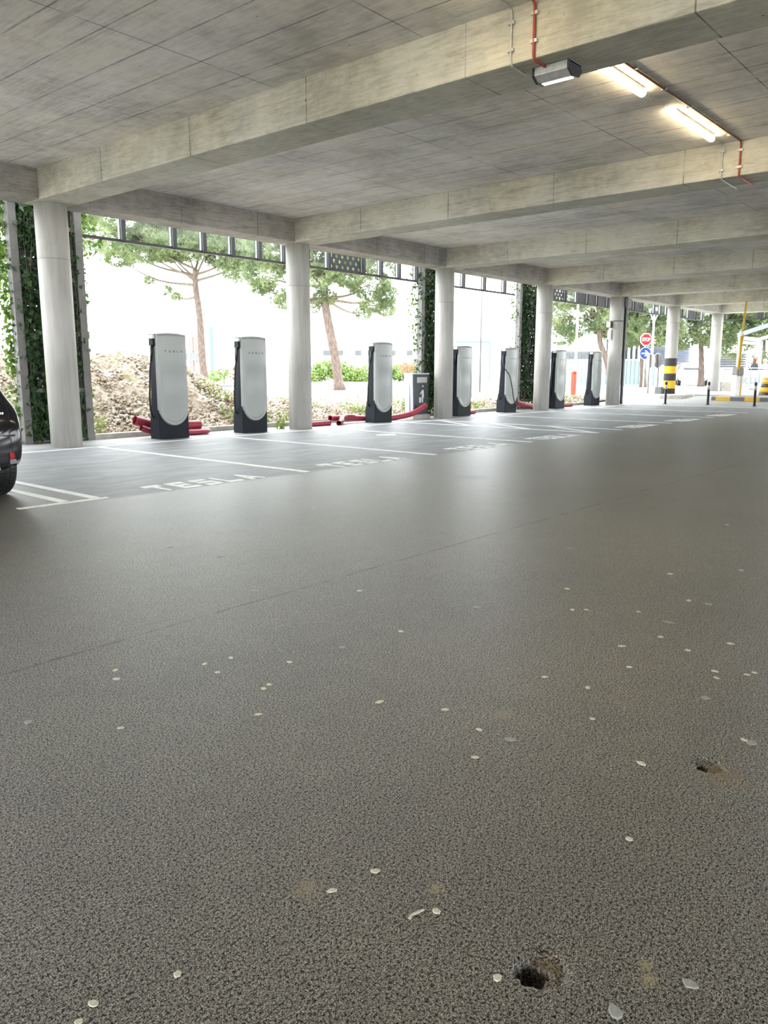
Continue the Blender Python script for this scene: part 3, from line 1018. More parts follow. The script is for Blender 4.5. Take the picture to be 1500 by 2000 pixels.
# ------------------------------------------------------------------ ceiling lights and conduits
def tube_lamp(x0, x1, y, label):
    t = empty('batten_light', ((x0 + x1) / 2, y, HT - .004), 0, label, 'ceiling light', 'lit tube lights on the ceiling')
    h = (x1 - x0) / 2
    MB().box(-h + .04, h - .04, -.042, .042, -.035, 0).build('tray', M['white_box'], t, bevel=.01)
    m = MB()
    prof = [(-.038, -.03), (-.044, -.048), (-.038, -.068), (-.02, -.082), (0, -.086), (.02, -.082), (.038, -.068), (.044, -.048), (.038, -.03)]
    rows = []
    for u, s in [(-h, .35), (-h + .012, .7), (-h + .04, .95), (-h + .08, 1), (h - .08, 1), (h - .04, .95), (h - .012, .7), (h, .35)]:
        rows.append([(u, p[0] * s, -.035 + (p[1] + .035) * s) for p in prof])
    vs = [p for rw in rows for p in rw]
    k = len(prof)
    fs = [(j * k + i, j * k + i + 1, (j + 1) * k + i + 1, (j + 1) * k + i) for j in range(len(rows) - 1) for i in range(k - 1)]
    fs += [tuple(range(k))[::-1], tuple(range((len(rows) - 1) * k, len(rows) * k))]
    m.add(vs, fs, True).build('diffuser', M['tube_light'], t)
    MB().box(-h + .25, -h + .28, -.05, .05, -.05, -.02).box(h - .28, h - .25, -.05, .05, -.05, -.02).build('clip', M['galv'], t)


YL = -8.93
tube_lamp(.80, 2.42, YL, 'lit tube light partly hidden behind the nearest beam')
tube_lamp(3.25, 4.74, YL, 'lit tube light ending near the second beam')
tube_lamp(-4.65, -3.06, YL, 'lit tube light on the ceiling before the nearest beam, farther from it')
tube_lamp(-2.40, -.80, YL, 'lit tube light on the ceiling just before the nearest beam')


def conduit(label, path, r, mat, clips, name='conduit'):
    t = empty(name, path[0], 0, label, 'conduit')
    o = Vector(path[0])
    pts = []
    P = [Vector(p) for p in path]
    pts.append(P[0])
    for i in range(1, len(P) - 1):       # rounded corners
        a = (P[i - 1] - P[i]).normalized() * .06
        b = (P[i + 1] - P[i]).normalized() * .06
        for k in range(5):
            u = k / 4
            pts.append(P[i] + a * (1 - u) ** 2 + b * u ** 2)
    pts.append(P[-1])
    MB().tube([p - o for p in pts], r, 10).build('pipe', mat, t)
    for c in clips:
        c = Vector(c) - o
        MB().box(c.x - .014, c.x + .014, c.y - .032, c.y + .032, c.z - .014, c.z + .014).build('clip', M['galv'], t)


xa, xb = -.313, .313
conduit('red conduit down the nearest beam to the grey lamp under it', [(-1.6, -9.11, HT - .015), (xa - .015, -9.11, HT - .015), (xa - .015, -9.11, HC - .015), (-.02, -9.11, HC - .015)], .013, M['red_wire'],
        [(xa - .012, -9.11, 4.30), (xa - .012, -9.11, 4.08), (-.9, -9.11, HT - .01)])
conduit('thin grey conduit down the nearest beam beside the red one', [(-.78, -8.88, HT - .012), (xa - .012, -8.88, HT - .012), (xa - .012, -8.88, HC - .012), (-.05, -8.87, HC - .012)], .010, M['galv'],
        [(xa - .01, -8.88, 4.28), (xa - .01, -8.88, 4.06)])
conduit('brown conduit crossing the ceiling beside the tube lights, red down the second beam', [(xb + .015, -9.11, HT - .015), (5.19, -9.16, HT - .015)], .013, M['brown_wire'],
        [(x, -9.13, HT - .012) for x in (.9, 1.7, 2.5, 3.3, 4.1, 4.8)])
conduit('red conduit running down the second beam and under it', [(5.17, -9.16, HT - .015), (5.19, -9.16, HT - .015), (5.19, -9.16, HC - .015), (5.86, -9.16, HC - .015)], .013, M['red_wire'],
        [(5.19, -9.16, 4.28), (5.19, -9.16, 4.06)])
conduit('thin grey conduit running down the second beam from the tube light', [(4.74, -8.93, HT - .03), (4.9, -8.92, HT - .012), (5.192, -8.92, HT - .012), (5.192, -8.92, HC - .012), (5.95, -8.90, HC - .012)], .010, M['galv'],
        [(5.19, -8.92, 4.3), (5.19, -8.92, 4.05)])
conduit('short grey cable linking the two tube lights', [(2.42, -8.93, HT - .03), (2.6, -8.93, HT - .02), (2.95, -8.93, HT - .02), (3.13, -8.93, HT - .03)], .008, M['galv'], [])

# open grey lamp under the nearest beam
t = empty('bulkhead_lamp', (-.03, -9.17, HC), 0, 'grey metal lamp bolted under the nearest beam, strip facing sideways', 'lamp')
MB().box(-.09, .10, -.18, .18, -.025, -.004).build('back_plate', M['galv'], t, bevel=.004)
m = MB()
m.prism([(-.10, -.025), (.10, -.025), (.125, -.055), (.085, -.10), (-.03, -.115), (-.10, -.075)], -.165, .165, 'y')
m.build('housing', M['galv'], t, bevel=.006)
MB().box(.015, .065, -.14, .15, -.116, -.104).build('lit_strip', M['lamp_strip'], t)
for q in (-1, 1):
    MB().prism([(-.115, -.01), (.115, -.01), (.14, -.06), (.09, -.11), (-.03, -.125), (-.115, -.08)], q * .173 - .007, q * .173 + .007, 'y').build('end_cap', M['dark_metal'], t)
    MB().tube([(.12, .12 * q, -.02), (.17, .12 * q, -.03), (.18, .12 * q, -.065)], .006, 6).build('bracket', M['dark_metal'], t)

# ------------------------------------------------------------------ pale gum spots on the asphalt
GUM = """-5.038,-9.882 -5.089,-9.975 -4.738,-10.119 -4.611,-10.149 -4.76,-10.243 -4.473,-10.391 -4.706,-10.517 -4.749,-10.533 -5.53,-10.102 -5.335,-10.41 -4.926,-10.707 -4.539,-10.985 -5.361,-11.678 -5.493,-11.647 -5.913,-11.585 -6.12,-11.542 -6.076,-11.521 -3.813,-9.367 -3.386,-8.511 -3.444,-7.991 -3.401,-9.848 -4.177,-10.438 -3.534,-11.586 -3.879,-11.356 -3.868,-11.549 -4.132,-11.699 -4.427,-11.227 -4.486,-11.424 -4.479,-11.552 -4.672,-11.53 -3.941,-12.189 -3.948,-12.217 -4.789,-12.128 -5.383,-11.895 -5.423,-11.862 -5.469,-12.124 -5.392,-12.358 -5.215,-12.449 -3.046,-11.536 -3.298,-11.446 -3.149,-11.706 -2.923,-11.83 -3.337,-11.892 -3.411,-11.922 -3.288,-12.012 -3.242,-12.03 -3.655,-11.959 -2.79,-11.477 -1.402,-11.432 -1.797,-11.112 -2.325,-11.418 -2.322,-11.529 -2.719,-11.286 -2.87,-11.052 -2.919,-10.994 -2.554,-10.77 -4.345,-11.979 -3.224,-10.564 -3.815,-10.505 -1.543,-10.263 0.158,-10.861"""
grey = {8, 17, 18, 19, 21, 28, 31, 36, 37, 46, 47, 51, 57, 59}
for i, g in enumerate(GUM.split()):
    x, y = map(float, g.split(','))
    dist = math.hypot(x + 6.78, y + 12.9)
    r = .92 * (.0062 + .0022 * dist * random.uniform(.7, 1.25)) if i not in grey else .011 + .002 * dist
    a0, el = random.uniform(0, PI), random.uniform(1.0, 1.6)
    pts = []
    for a in lin(0, 2 * PI, 14):
        rr = r * (1 + random.uniform(-.16, .16))
        px, py = rr * math.cos(a) * el, rr * math.sin(a)
        pts.append((px * math.cos(a0) - py * math.sin(a0), px * math.sin(a0) + py * math.cos(a0)))
    if i == 34:
        pts = [(-.026, .004), (-.01, .009), (.012, .002), (.026, -.002), (.027, -.009), (.01, -.006), (-.01, .001), (-.025, -.004)]
    m = MB()
    n = len(pts)
    vs = [(p[0], p[1], 0) for p in pts] + [(p[0] * .8, p[1] * .8, .0017) for p in pts]
    m.add(vs, [tuple(range(n, 2 * n))] + [(k, (k + 1) % n, n + (k + 1) % n, n + k) for k in range(n)])
    o = m.build('gum_spot', M['gum_grey' if i in grey else 'gum'])
    o.location = (x, y, .0005)
    if i == 34:
        tag(o, 'pale elongated scrap on the asphalt near the closer drill hole', 'gum spot', 'gum spots trodden into the asphalt')
    elif i in grey:
        tag(o, 'dull grey flattened gum spot on the dark asphalt aisle', 'gum spot', 'grey gum spots trodden into the asphalt')
    else:
        tag(o, 'small pale flattened gum spot on the dark asphalt aisle', 'gum spot', 'gum spots trodden into the asphalt')

# ------------------------------------------------------------------ rubble beyond the kerb
def mound(x, y):
    h = .05
    hx = 1.42 * (1 - sstep((x - 3.9) / 4.2)) * sstep((x + 12) / 5)
    if x > 3.9: hx = max(hx, .55 * (1 - sstep((x - 5.5) / 5.5)))
    prof = sstep((y - 1.05) / 3.0) * (1 - sstep((y - 4.3) / 3.5))
    h += hx * prof
    h += .16 * (1 - sstep((x - 22) / 4)) * sstep((y - 1.1) / 1.2) * (1 - sstep((y - 9) / 3))
    return h


def rub_edge(x):
    return 9.5 + (x - 5) * .22 if x > 5 else 9.5


xs2 = np.arange(-12, 25.01, .11)
ys2 = np.concatenate([np.arange(1.02, 6, .11), np.arange(6, 14.2, .2)])
V = []
for y in ys2:
    for x in xs2:
        e = sstep((rub_edge(x) - y) / 1.5) * sstep((25.2 - x) / 2)
        nz = (noise.noise(Vector((x * 1.1, y * 1.1, 0))) * .12 + noise.noise(Vector((x * 3.7, y * 3.7, 5))) * .075 + noise.noise(Vector((x * 9, y * 9, 2))) * .035)
        am = .35 + min(1, mound(x, y)) * .9
        fr = sstep((y - 1.02) / .5)
        V.append((x, y, T(x) + (mound(x, y) + nz * am * fr + .015) * e - .05 * (1 - e)))
nx = len(xs2)
ii, jj = np.meshgrid(np.arange(nx - 1), np.arange(len(ys2) - 1))
a = (jj * nx + ii).ravel()
FI = np.stack([a, a + 1, a + 1 + nx, a + nx], 1)
o = np_mesh('rubble', np.array(V), FI, M['rubble'])
tag(o, 'heap and spread of pale stony rubble beyond the kerb', 'rubble', kind='stuff')
# loose stones over it: random low polyhedra
ico = bmesh.new()
bmesh.ops.create_icosphere(ico, subdivisions=1, radius=1)
IV = np.array([v.co for v in ico.verts])
IF = np.array([[v.index for v in f.verts] for f in ico.faces])
ico.free()


def stones(name, n, xr, yr, srange, mat, parent, seed, bias=1.0):
    r = np.random.default_rng(seed)
    Vs, Fs = [], []
    k = 0
    while k < n:
        x, y = r.uniform(*xr), yr[0] + (yr[1] - yr[0]) * r.random() ** bias
        if y > rub_edge(x) - .4: continue
        s = srange[0] * (srange[1] / srange[0]) ** (r.random() ** 1.8)
        R = np.linalg.qr(r.normal(0, 1, (3, 3)))[0]
        P = IV * (1 + r.uniform(-.38, .30, (len(IV), 1))) * s * np.array([1, r.uniform(.55, .95), r.uniform(.45, .8)])
        P = P @ R.T
        P += (x, y, T(x) + mound(x, y) + .02 + s * .15)
        Vs.append(P)
        Fs.append(IF + k * len(IV))
        k += 1
    return np_mesh(name, np.concatenate(Vs), np.concatenate(Fs), mat, parent)


def stone_mat(name, cs):
    n = NT(name)
    v = n.n('TexVoronoi', {'Vector': n.obj(), 'Scale': 3.1}, 1)
    col = n.ramp(n.xyz(v)[0], [(0, cs[0]), (.4, cs[1]), (.7, cs[2]), (1, cs[3])])
    return n.done(col, .9, n.bump(n.noise(n.obj(), 22, 4), .6, .02), spec=.15)


M['stone'] = stone_mat('pale_stones', [(.25, .19, .14), (.42, .37, .30), (.32, .26, .20), (.52, .49, .44)])
stones('stones', 32000, (-9, 9), (1.15, 5.4), (.02, .07), M['stone'], o, 1)
stones('stones', 11000, (4, 24), (1.15, 11), (.02, .07), M['stone'], o, 2, 1.4)
# weeds and grass tufts
def weeds(name, label, spots, seed, mat, cnt=70, size=(.05, .12), parent=None, cat='weeds'):
    r = np.random.default_rng(seed)
    P, N, Z = [], [], []
    for (x, y, rad, h) in spots:
        for k in range(int(cnt)):
            a, q = r.uniform(0, 2 * PI), rad * math.sqrt(r.random())
            px, py = x + q * math.cos(a), y + q * math.sin(a)
            P.append((px, py, T(px) + (mound(px, py) if 1.02 < py < 9 and -12 < px < 24 else 0) + h * r.random()))
            N.append((r.normal(0, .6), r.normal(0, .6), .6))
            Z.append(r.uniform(*size))
    o = leaves(name, np.array(P), np.array(N), np.array(Z), mat, parent, 'oval', .6)
    tag(o, label, cat, kind='stuff')
    return o


weeds('weeds', 'bright green weeds sprouting along the kerb by the rubble', [(1.25, 1.25, .25, .35), (4.9, 1.5, .35, .22), (5.35, 1.15, .25, .3), (5.1, 2.4, .4, .2), (6.4, 1.4, .3, .15), (3.6, 2.2, .4, .2), (9.7, 1.3, .45, .3), (9.2, 1.8, .4, .2), (10.9, 1.2, .25, .5), (11.5, 1.1, .3, .4), (14.3, 1.3, .4, .25), (13.4, 1.6, .5, .2), (19.8, 1.4, .6, .2), (21.0, 1.6, .7, .15), (22.5, 2.6, .9, .12), (.6, 2.0, .4, .3), (-1.2, 1.8, .5, .3), (7.9, 2.4, .6, .15), (11.9, 2.6, .7, .2)], 4, M['weed'], 190, (.03, .075))
weeds('weeds', 'green weeds at the foot of the second column', [(5.22, .32, .10, .22)], 9, M['weed'], 40, (.05, .11))

# ------------------------------------------------------------------ pines
RT = Vector((.648, -.762, 0))          # screen-right direction on the ground (only used to lay out crowns)
DP = Vector((.762, .648, 0))


def needles(name, clumps, seed, mat, parent, dens=1.0, nlen=.24, per=10):
    r = np.random.default_rng(seed)
    C, D = [], []
    for (cx, cy, cz, rx, rz) in clumps:
        n = int(520 * rx * rx * dens) + 20
        rx, rz = rx * 1.12, rz * 1.15
        d = r.normal(0, 1, (n, 3))
        d /= np.linalg.norm(d, axis=1)[:, None]
        rad = r.uniform(.55, 1.08, (n, 1)) ** .7
        # lumpy
        p = d * rad * np.array([rx, rx, rz])
        C.append(p + (cx, cy, cz))
        D.append(d * np.array([1, 1, .6]) + (0, 0, .55))
    C, D = np.concatenate(C), np.concatenate(D)
    keep = np.array([noise.noise(Vector(c * .9)) > -.22 for c in C])
    C, D = C[keep], D[keep]
    N = len(C)
    C = np.repeat(C, per, 0)
    D = np.repeat(D, per, 0) + r.normal(0, .75, (N * per, 3))
    D /= np.linalg.norm(D, axis=1)[:, None]
    q = np.cross(D, r.normal(0, 1, (N * per, 3)))
    q /= np.linalg.norm(q, axis=1)[:, None]
    L = r.uniform(.6, 1.15, (N * per, 1)) * nlen
    wd = .018
    V = np.stack([C - q * wd, C + q * wd, C + D * L], 1).reshape(-1, 3)
    return np_mesh(name, V, np.arange(len(V)).reshape(-1, 3), mat, parent)


def pine(base, trunk, r0, clumps, label, seed, dens=1.0, nlen=.26, forks=True, name='pine_tree', mat='needles', group='pines beyond the car park'):
    """trunk: (u, z) offsets along the screen-right direction; clumps: (u, w, z, rx, rz)"""
    bx, by = base
    bz = T(bx) - .05
    t = empty(name, (bx, by, bz), 0, label, 'tree', group)
    r = random.Random(seed)
    tp = [RT * u + Vector((0, 0, z)) for u, z in trunk]
    tp = bez(tp, 5)
    n = len(tp)
    rad = [r0 * (1.28 if i == 0 else 1.08 if i == 1 else 1) * (1 - .45 * i / n) for i in range(n)]
    rad = [a * (1 + r.uniform(-.05, .07)) for a in rad]
    MB().tube(tp, rad, 14).build('trunk', M['bark'], t)
    top = tp[-1]
    cl = []
    m = MB()
    for i, (u, wv, z, rx, rz) in enumerate(clumps):
        c = RT * u + DP * wv + Vector((0, 0, z))
        cl.append((c.x, c.y, c.z, rx, rz))
        k = min(n - 1, int(n * (.72 + .28 * r.random())))
        s = tp[k] if z > tp[k].z - .2 else tp[max(0, int(n * .66))]
        mid = s.lerp(c, .5) + Vector((0, 0, -.18 * (c - s).length * .5))
        if i % 2 == 0: m.tube(bez([s, mid, c + Vector((0, 0, -rz * .3))], 4), [.085 * (1 - .8 * q / 8) * (r0 / .25) for q in range(9)], 6, caps=False)
        for _ in range(2):
            e = c + Vector((r.uniform(-rx, rx), r.uniform(-rx, rx), r.uniform(-.2, .6) * rz)) * .8
            m.tube([mid.lerp(c, .6), e], [.035, .012], 5, caps=False)
    m.build('branch', M['branch'], t, fix=False)
    f = needles('foliage', cl, seed, M[mat], t, dens, nlen)
    f['kind'] = 'stuff'
    return t


pine((25.76, 30.51), [(0.15, 0), (0, 2.2), (-.05, 4.6), (-.25, 6.6), (-.2, 7.6)], .27,
     [(-5.0, 0, 9.2, 1.5, .8), (-4.2, .8, 8.7, 1.3, .7), (-3.2, -1, 8.9, 1.5, .9), (-3.0, 1.5, 10.1, 1.6, .9), (-2.0, 0, 9.1, 1.4, .8), (-1.0, -1.2, 9.0, 1.2, .6), (0, 1, 9.3, 1.4, .8), (1.0, -1, 9.1, 1.3, .8),
      (1.9, .5, 8.5, 1.3, .9), (2.6, -.5, 7.9, 1.15, 1.0), (-.6, .2, 8.6, 1.1, .5), (.9, .3, 8.5, 1.1, .6), (-2.0, .3, 8.7, 1.2, .6), (3.3, .2, 7.9, .9, .8), (3.1, .8, 8.7, 1.2, .9), (2.9, 0, 7.1, .6, .5), (-4.4, -1.5, 10.5, 1.5, .8), (-1.2, .5, 10.6, 1.8, .9), (1.2, 0, 10.7, 1.8, .9), (2.9, 1, 10.2, 1.4, .9), (-5.3, .6, 8.3, .8, .4), (-2.2, 0, 6.3, .35, .25), (-1.6, .4, 5.9, .3, .2), (-3.2, 0, 6.9, .3, .2)],
     'tall umbrella pine with a straight trunk between the first two charging posts', 21, 1.15)
pine((26.24, 18.84), [(.25, 0), (-.05, 2.2), (-.45, 4.3), (-.55, 5.6), (-.45, 6.6)], .29,
     [(-3.9, 0, 6.6, 1.1, .8), (-3.3, .8, 5.5, .8, .5), (-2.6, -.6, 4.9, .6, .4), (-3.0, 0, 7.6, 1.4, .9), (-1.8, 1.2, 7.2, 1.3, .8), (-1.0, -.8, 6.2, 1.0, .6), (-.2, .6, 7.4, 1.5, .9), (1.0, -.4, 6.5, 1.2, .7), (1.9, .7, 6.0, 1.1, .7),
      (2.4, -.6, 6.7, 1.1, .8), (3.0, .2, 5.3, .7, .4), (2.2, .4, 4.8, .7, .35), (1.5, 0, 4.3, .5, .3), (2.9, 0, 4.5, .5, .3), (-1.4, 0, 4.6, .5, .35), (.9, .8, 8.0, 1.6, .9), (2.5, 0, 7.8, 1.3, .8), (-3.9, 0, 8.6, 1.3, .8), (-1.5, 0, 8.8, 1.6, .9), (1.2, 0, 9.2, 1.5, .8), (-4.2, .4, 5.8, .5, .4), (-.6, .3, 5.2, .6, .4)],
     'pine with a leaning trunk seen just right of the second column', 22, 1.15)
pine((36.87, 7.42), [(.45, 0), (.1, 1.5), (-.35, 2.6), (-.45, 3.6), (-.4, 4.6)], 0.192,
     [(-2.4, 0, 4.1, 1.0, .7), (-1.6, .8, 3.6, 1.0, .6), (-2.1, 0, 5.3, 1.2, .8), (-.9, -.6, 4.4, 1.1, .8), (.2, .6, 3.9, 1.2, .8), (1.1, 0, 3.3, .9, .6), (1.4, .6, 4.3, 1.1, .8), (.3, 0, 5.3, 1.3, .8), (-.9, .3, 5.9, 1.3, .8), (1.7, 0, 5.4, 1.1, .8), (1.9, .5, 2.9, .6, .4), (-2.5, 0, 3.0, .7, .5)],
     'pine seen between the fourth and fifth columns', 23, 1.3, .22)
pine((39.3, 6.2), [(.1, 0), (0, 1.4), (-.1, 2.6), (-.1, 3.6)], 0.178,
     [(-1.5, 0, 3.3, 1.0, .6), (-.6, .6, 3.0, .9, .6), (.5, -.4, 3.1, 1.0, .6), (1.4, .4, 3.5, 1.0, .7), (-1.3, 0, 4.6, 1.2, .8), (.2, .4, 4.5, 1.3, .8), (1.3, 0, 4.8, 1.1, .8), (-.3, 0, 5.6, 1.4, .8)],
     'pine behind the stop sign', 24, 1.3, .22)
pine((43.58, 4.33), [(.15, 0), (.1, 1.2), (.0, 2.4), (-.15, 3.4)], 0.2,
     [(-1.9, 0, 3.4, 1.0, .7), (-1.0, .6, 3.0, .9, .6), (.3, -.5, 3.3, 1.0, .7), (1.2, .4, 2.9, .9, .6), (-1.5, 0, 4.6, 1.2, .8), (.1, .4, 4.5, 1.3, .8), (1.5, 0, 4.3, 1.1, .8), (-.3, 0, 5.6, 1.4, .8), (2.1, 0, 3.6, .8, .6), (2.3, 0, 4.9, 1, .8)],
     'pine with a forked reddish top between the banded column and the far column', 25, 1.3, .22)
pine((45.0, 1.2), [(0, 0), (.1, 1.5), (0, 3.0), (.1, 3.8)], 0.222,
     [(-1.6, 0, 2.6, .9, .8), (-1.7, .4, 3.7, 1.1, .9), (-.4, 0, 3.6, 1.2, .8), (.8, .5, 3.9, 1.2, .9), (2.0, 0, 3.8, 1.2, .9), (-.9, 0, 4.9, 1.4, .9), (.8, 0, 5.1, 1.4, .9), (2.4, 0, 5.2, 1.3, .9), (3.2, 0, 4.0, 1.1, .9)],
     'pine rising behind the terrace pergola', 26, 1.3, .22)
pine((44.2, -2.6), [(0, 0), (.1, 1.5), (0, 3.0), (.1, 3.8)], 0.207,
     [(-1.6, 0, 3.9, 1.1, .8), (-.4, 0, 3.5, 1.2, .9), (.8, .5, 3.8, 1.2, .9), (2.0, 0, 3.5, 1.2, .9), (-.9, 0, 4.9, 1.4, .9), (.8, 0, 5.1, 1.4, .9), (2.4, 0, 5.2, 1.3, .9)],
     'pine behind the right end of the terrace pergola', 27, 1.3, .22)
pine((11.6, 23.6), [(0, 0), (.1, 2.6), (0, 5.4), (.1, 6.8)], .26,
     [(-2.4, 0, 7.2, 1.4, .9), (-1.2, .8, 6.4, 1.2, .8), (-2.2, 0, 5.0, .9, .9), (.6, 0, 8.0, 1.5, .9), (1.6, 0, 7.7, 1.0, .7), (2.3, .4, 7.3, .8, .5), (2.2, 0, 6.7, .55, .3), (1.9, .3, 8.5, 1.0, .6), (-.8, 0, 8.9, 1.8, .9), (-2.6, 0, 8.8, 1.6, .9)],
     'pine mostly hidden behind the column nearest the black car', 28, 1.0)
# dense dark shrubs behind the terrace and hedges far off
def shrub(name, label, cat, clumps, mat, seed, group=None, size=(.10, .20), dens=520):
    r = np.random.default_rng(seed)
    P, N, Z = [], [], []
    for (x, y, z, rx, rz) in clumps:
        for k in range(int(dens * rx * rx) + 30):
            d = r.normal(0, 1, 3)
            d /= np.linalg.norm(d)
            q = r.uniform(.6, 1.05)
            P.append((x + d[0] * rx * q, y + d[1] * rx * q, max(T(x) + .02, z + d[2] * rz * q)))
            N.append(d)
            Z.append(r.uniform(*size))
    o = leaves(name, np.array(P), np.array(N), np.array(Z), mat, None, 'oval', .5)
    m = MB()
    for (x, y, z, rx, rz) in clumps:
        m.tube([(x, y, T(x)), (x + .1, y, z)], [.05, .03], 6)
    m.build('stem', M['branch'], o, fix=False)
    tag(o, label, cat, group)
    return o


shrub('hedge', 'bright green hedge seen between the second and third charging posts', 'hedge', [(42.3 + 3.0 * k / 4, 37.0 - 3.0 * k / 4, .9 + (.5 if k in (1, 2) else 0), 1.1, .9) for k in range(5)], M['bush'], 31, size=(.14, .26))
shrub('hedge', 'bright green hedge right of the third charging post', 'hedge', [(46.6 + 2.2 * k / 3, 32.2 - 2.6 * k / 3, 1.1, 1.0, .75) for k in range(4)], M['bush'], 32, size=(.14, .26))
shrub('bush', 'russet bush left of the second charging post', 'bush', [(31.1, 33.6, 1.1, .6, .6), (31.5, 33.2, 1.5, .5, .4)], M['bush_red'], 33)
shrub('bush', 'yellow-green bush left of the russet bush', 'bush', [(30.4, 34.2, 1.15, .5, .35)], M['bush'], 34)
shrub('bush', 'russet bush behind the litter bin', 'bush', [(37.2, 22.4, 1.5, .65, .45)], M['bush_red'], 36)
shrub('bush', 'grey-green bush behind the seated people on the terrace', 'bush', [(40.6, -.2, 1.7, .9, .9), (41.2, -1.4, 1.6, .9, .9), (41.4, -2.6, 1.4, .8, .8)], M['dry_ivy'], 35)
shrub('bush', 'yellow-green bush beside the tall pine trunk', 'bush', [(33.0, 38.5, .8, .8, .5)], M['bush'], 38)


# ------------------------------------------------------------------ far buildings and street things
def wall_box(p0, p1, z0, z1, depth, m):
    """a box standing on the line p0-p1 (ground coordinates), going back by depth"""
    a, b = Vector((*p0, 0)), Vector((*p1, 0))
    t = (b - a).normalized()
    q = Vector((-t.y, t.x, 0))
    if q.dot(a - Vector((-6.8, -12.9, 0))) < 0: q = -q
    pts = [a, b, b + q * depth, a + q * depth]
    vs = [(p.x, p.y, z) for z in (z0, z1) for p in pts]
    return m.add(vs, [(3, 2, 1, 0), (4, 5, 6, 7), (0, 1, 5, 4), (1, 2, 6, 5), (2, 3, 7, 6), (3, 0, 4, 7)])


def lerp2(a, b, t):
    return (a[0] + (b[0] - a[0]) * t, a[1] + (b[1] - a[1]) * t)


# white building with small windows, far left of centre
b = empty('office_building', (64, 50, .3), 0, 'white low building with a row of grey windows far beyond the hedge', 'building')
b.location = (0, 0, 0)
A, B = (58.5, 57.0), (69.5, 44.0)
wall_box(A, B, .2, 4.9, 8, MB()).build('wall', M['facade_white'], b)
for t0, t1 in [(.22, .36), (.44, .485), (.53, .575), (.68, .72), (.80, .84)]:
    f = wall_box(lerp2(A, B, t0), lerp2(A, B, t1), 3.0, 3.55, .05, MB())
    o = f.build('window', M['winglass'], b)
    o.location = (-.06, -.06, 0)
b = empty('portal_frame', (0, 0, 0), 0, 'pale teal portal frame standing far off beyond the fourth charging post', 'frame')
wall_box((54.3, 30.6), (56.2, 27.8), 3.78, 3.95, .4, MB()).build('lintel', M['teal'], b)
wall_box((56.15, 27.9), (56.25, 27.75), .3, 3.95, .4, MB()).build('upright', M['slab_blue'], b)
wall_box((54.3, 30.6), (54.4, 30.45), .3, 3.95, .4, MB()).build('upright', M['facade_white'], b)
b = empty('notice_board', (52.9, 30.6, .3), YAW + PI / 2, 'small pale board on legs inside the teal portal frame', 'board')
MB().box(-.4, .4, -.03, .03, .9, 1.6).build('panel', M['bin_side'], b)
MB().box(-.4, -.36, -.03, .03, 0, .9).box(.36, .4, -.03, .03, 0, .9).build('leg', M['galv'], b)
o = wall_box((47.88, 58.6), (48.13, 58.3), .3, 5.97, .3, MB()).build('slab_sign', M['slab_blue'])
tag(o, 'tall narrow pale blue slab right of the tall pine trunk', 'sign')
b = empty('crane_tower', (58.3, 75.8, .3), 0, 'faded red lattice tower far off left of the tall pine trunk', 'tower')
m = MB()
for sx, sy in ((-.3, -.3), (.3, -.3), (.3, .3), (-.3, .3)):
    m.box(sx - .05, sx + .05, sy - .05, sy + .05, 0, 5.4)
for k in range(9):
    z = .6 * k + .3
    m.tube([(-.3, -.3, z), (.3, -.3, z + .55)], .04, 4)
    m.tube([(.3, .3, z), (-.3, .3, z + .55)], .04, 4)
m.build('mast', M['crane_red'], b)
MB().box(-.9, .9, -.6, .6, 2.2, 3.2).build('cabin', M['facade_grey'], b)

# blue fence
for (A, B, l) in [((41.2, 14.1), (42.75, 11.0), 'pale blue sheet fence right of the fourth column'), ((42.9, 10.7), (44.35, 7.4), 'pale blue sheet fence right of the fifth column')]:
    t = empty('sheet_fence', (0, 0, 0), 0, l, 'fence')
    n = 14
    for k in range(n):
        wall_box(lerp2(A, B, k / n), lerp2(A, B, (k + .9) / n), .3, 1.95, .03, MB()).build('fence_panel', M['fence_blue'], t)
    wall_box(A, B, 1.95, 2.0, .06, MB()).build('rail', M['white_paint'], t)
b = empty('shed', (0, 0, 0), 0, 'low grey building with a white roof behind the pale blue fence', 'building')
A, B = (49.6, 19.6), (51.9, 15.2)
wall_box(A, B, .2, 2.75, 6, MB()).build('wall', M['facade_grey'], b)
wall_box((49.4, 20.0), (52.0, 14.9), 2.75, 3.5, 7, MB()).build('roof', M['facade_white'], b)
for k in range(5):
    o = wall_box(lerp2(A, B, .06 + k * .19), lerp2(A, B, .2 + k * .19), 1.9, 2.6, .05, MB()).build('window', M['winglass'], b)
    o.location = (-.08, -.06, 0)


def louvred(label, A, B, z0, z1, n, vertical, mat, back):
    b = empty('louvred_facade', (0, 0, 0), 0, label, 'building')
    o = wall_box(A, B, .2, z1, 1.2, MB()).build('wall', M[back], b)
    for k in range(n):
        m = MB()
        if vertical:
            wall_box(lerp2(A, B, (k + .15) / n), lerp2(A, B, (k + .65) / n), z0, z1 + .2, .1, m)
        else:
            h = (z1 - z0) / n
            wall_box(A, B, z0 + h * k, z0 + h * (k + .55), .1, m)
        s = m.build('slat', M[mat], b)
        s.location = (-.16, -.13, 0)


louvred('building with tall white upright fins right of the fifth column', (47.6, 12.4), (48.75, 9.9), 1.9, 3.9, 8, True, 'facade_white', 'louvre')
louvred('building with dark blue horizontal louvres behind the banded column', (50.3, 10.9), (51.6, 7.9), 1.7, 3.2, 9, False, 'louvre_blue', 'facade_white')
louvred('low building with grey slats right of the far column', (52.15, 6.5), (52.9, 4.4), 1.5, 2.5, 6, False, 'louvre', 'facade_white')


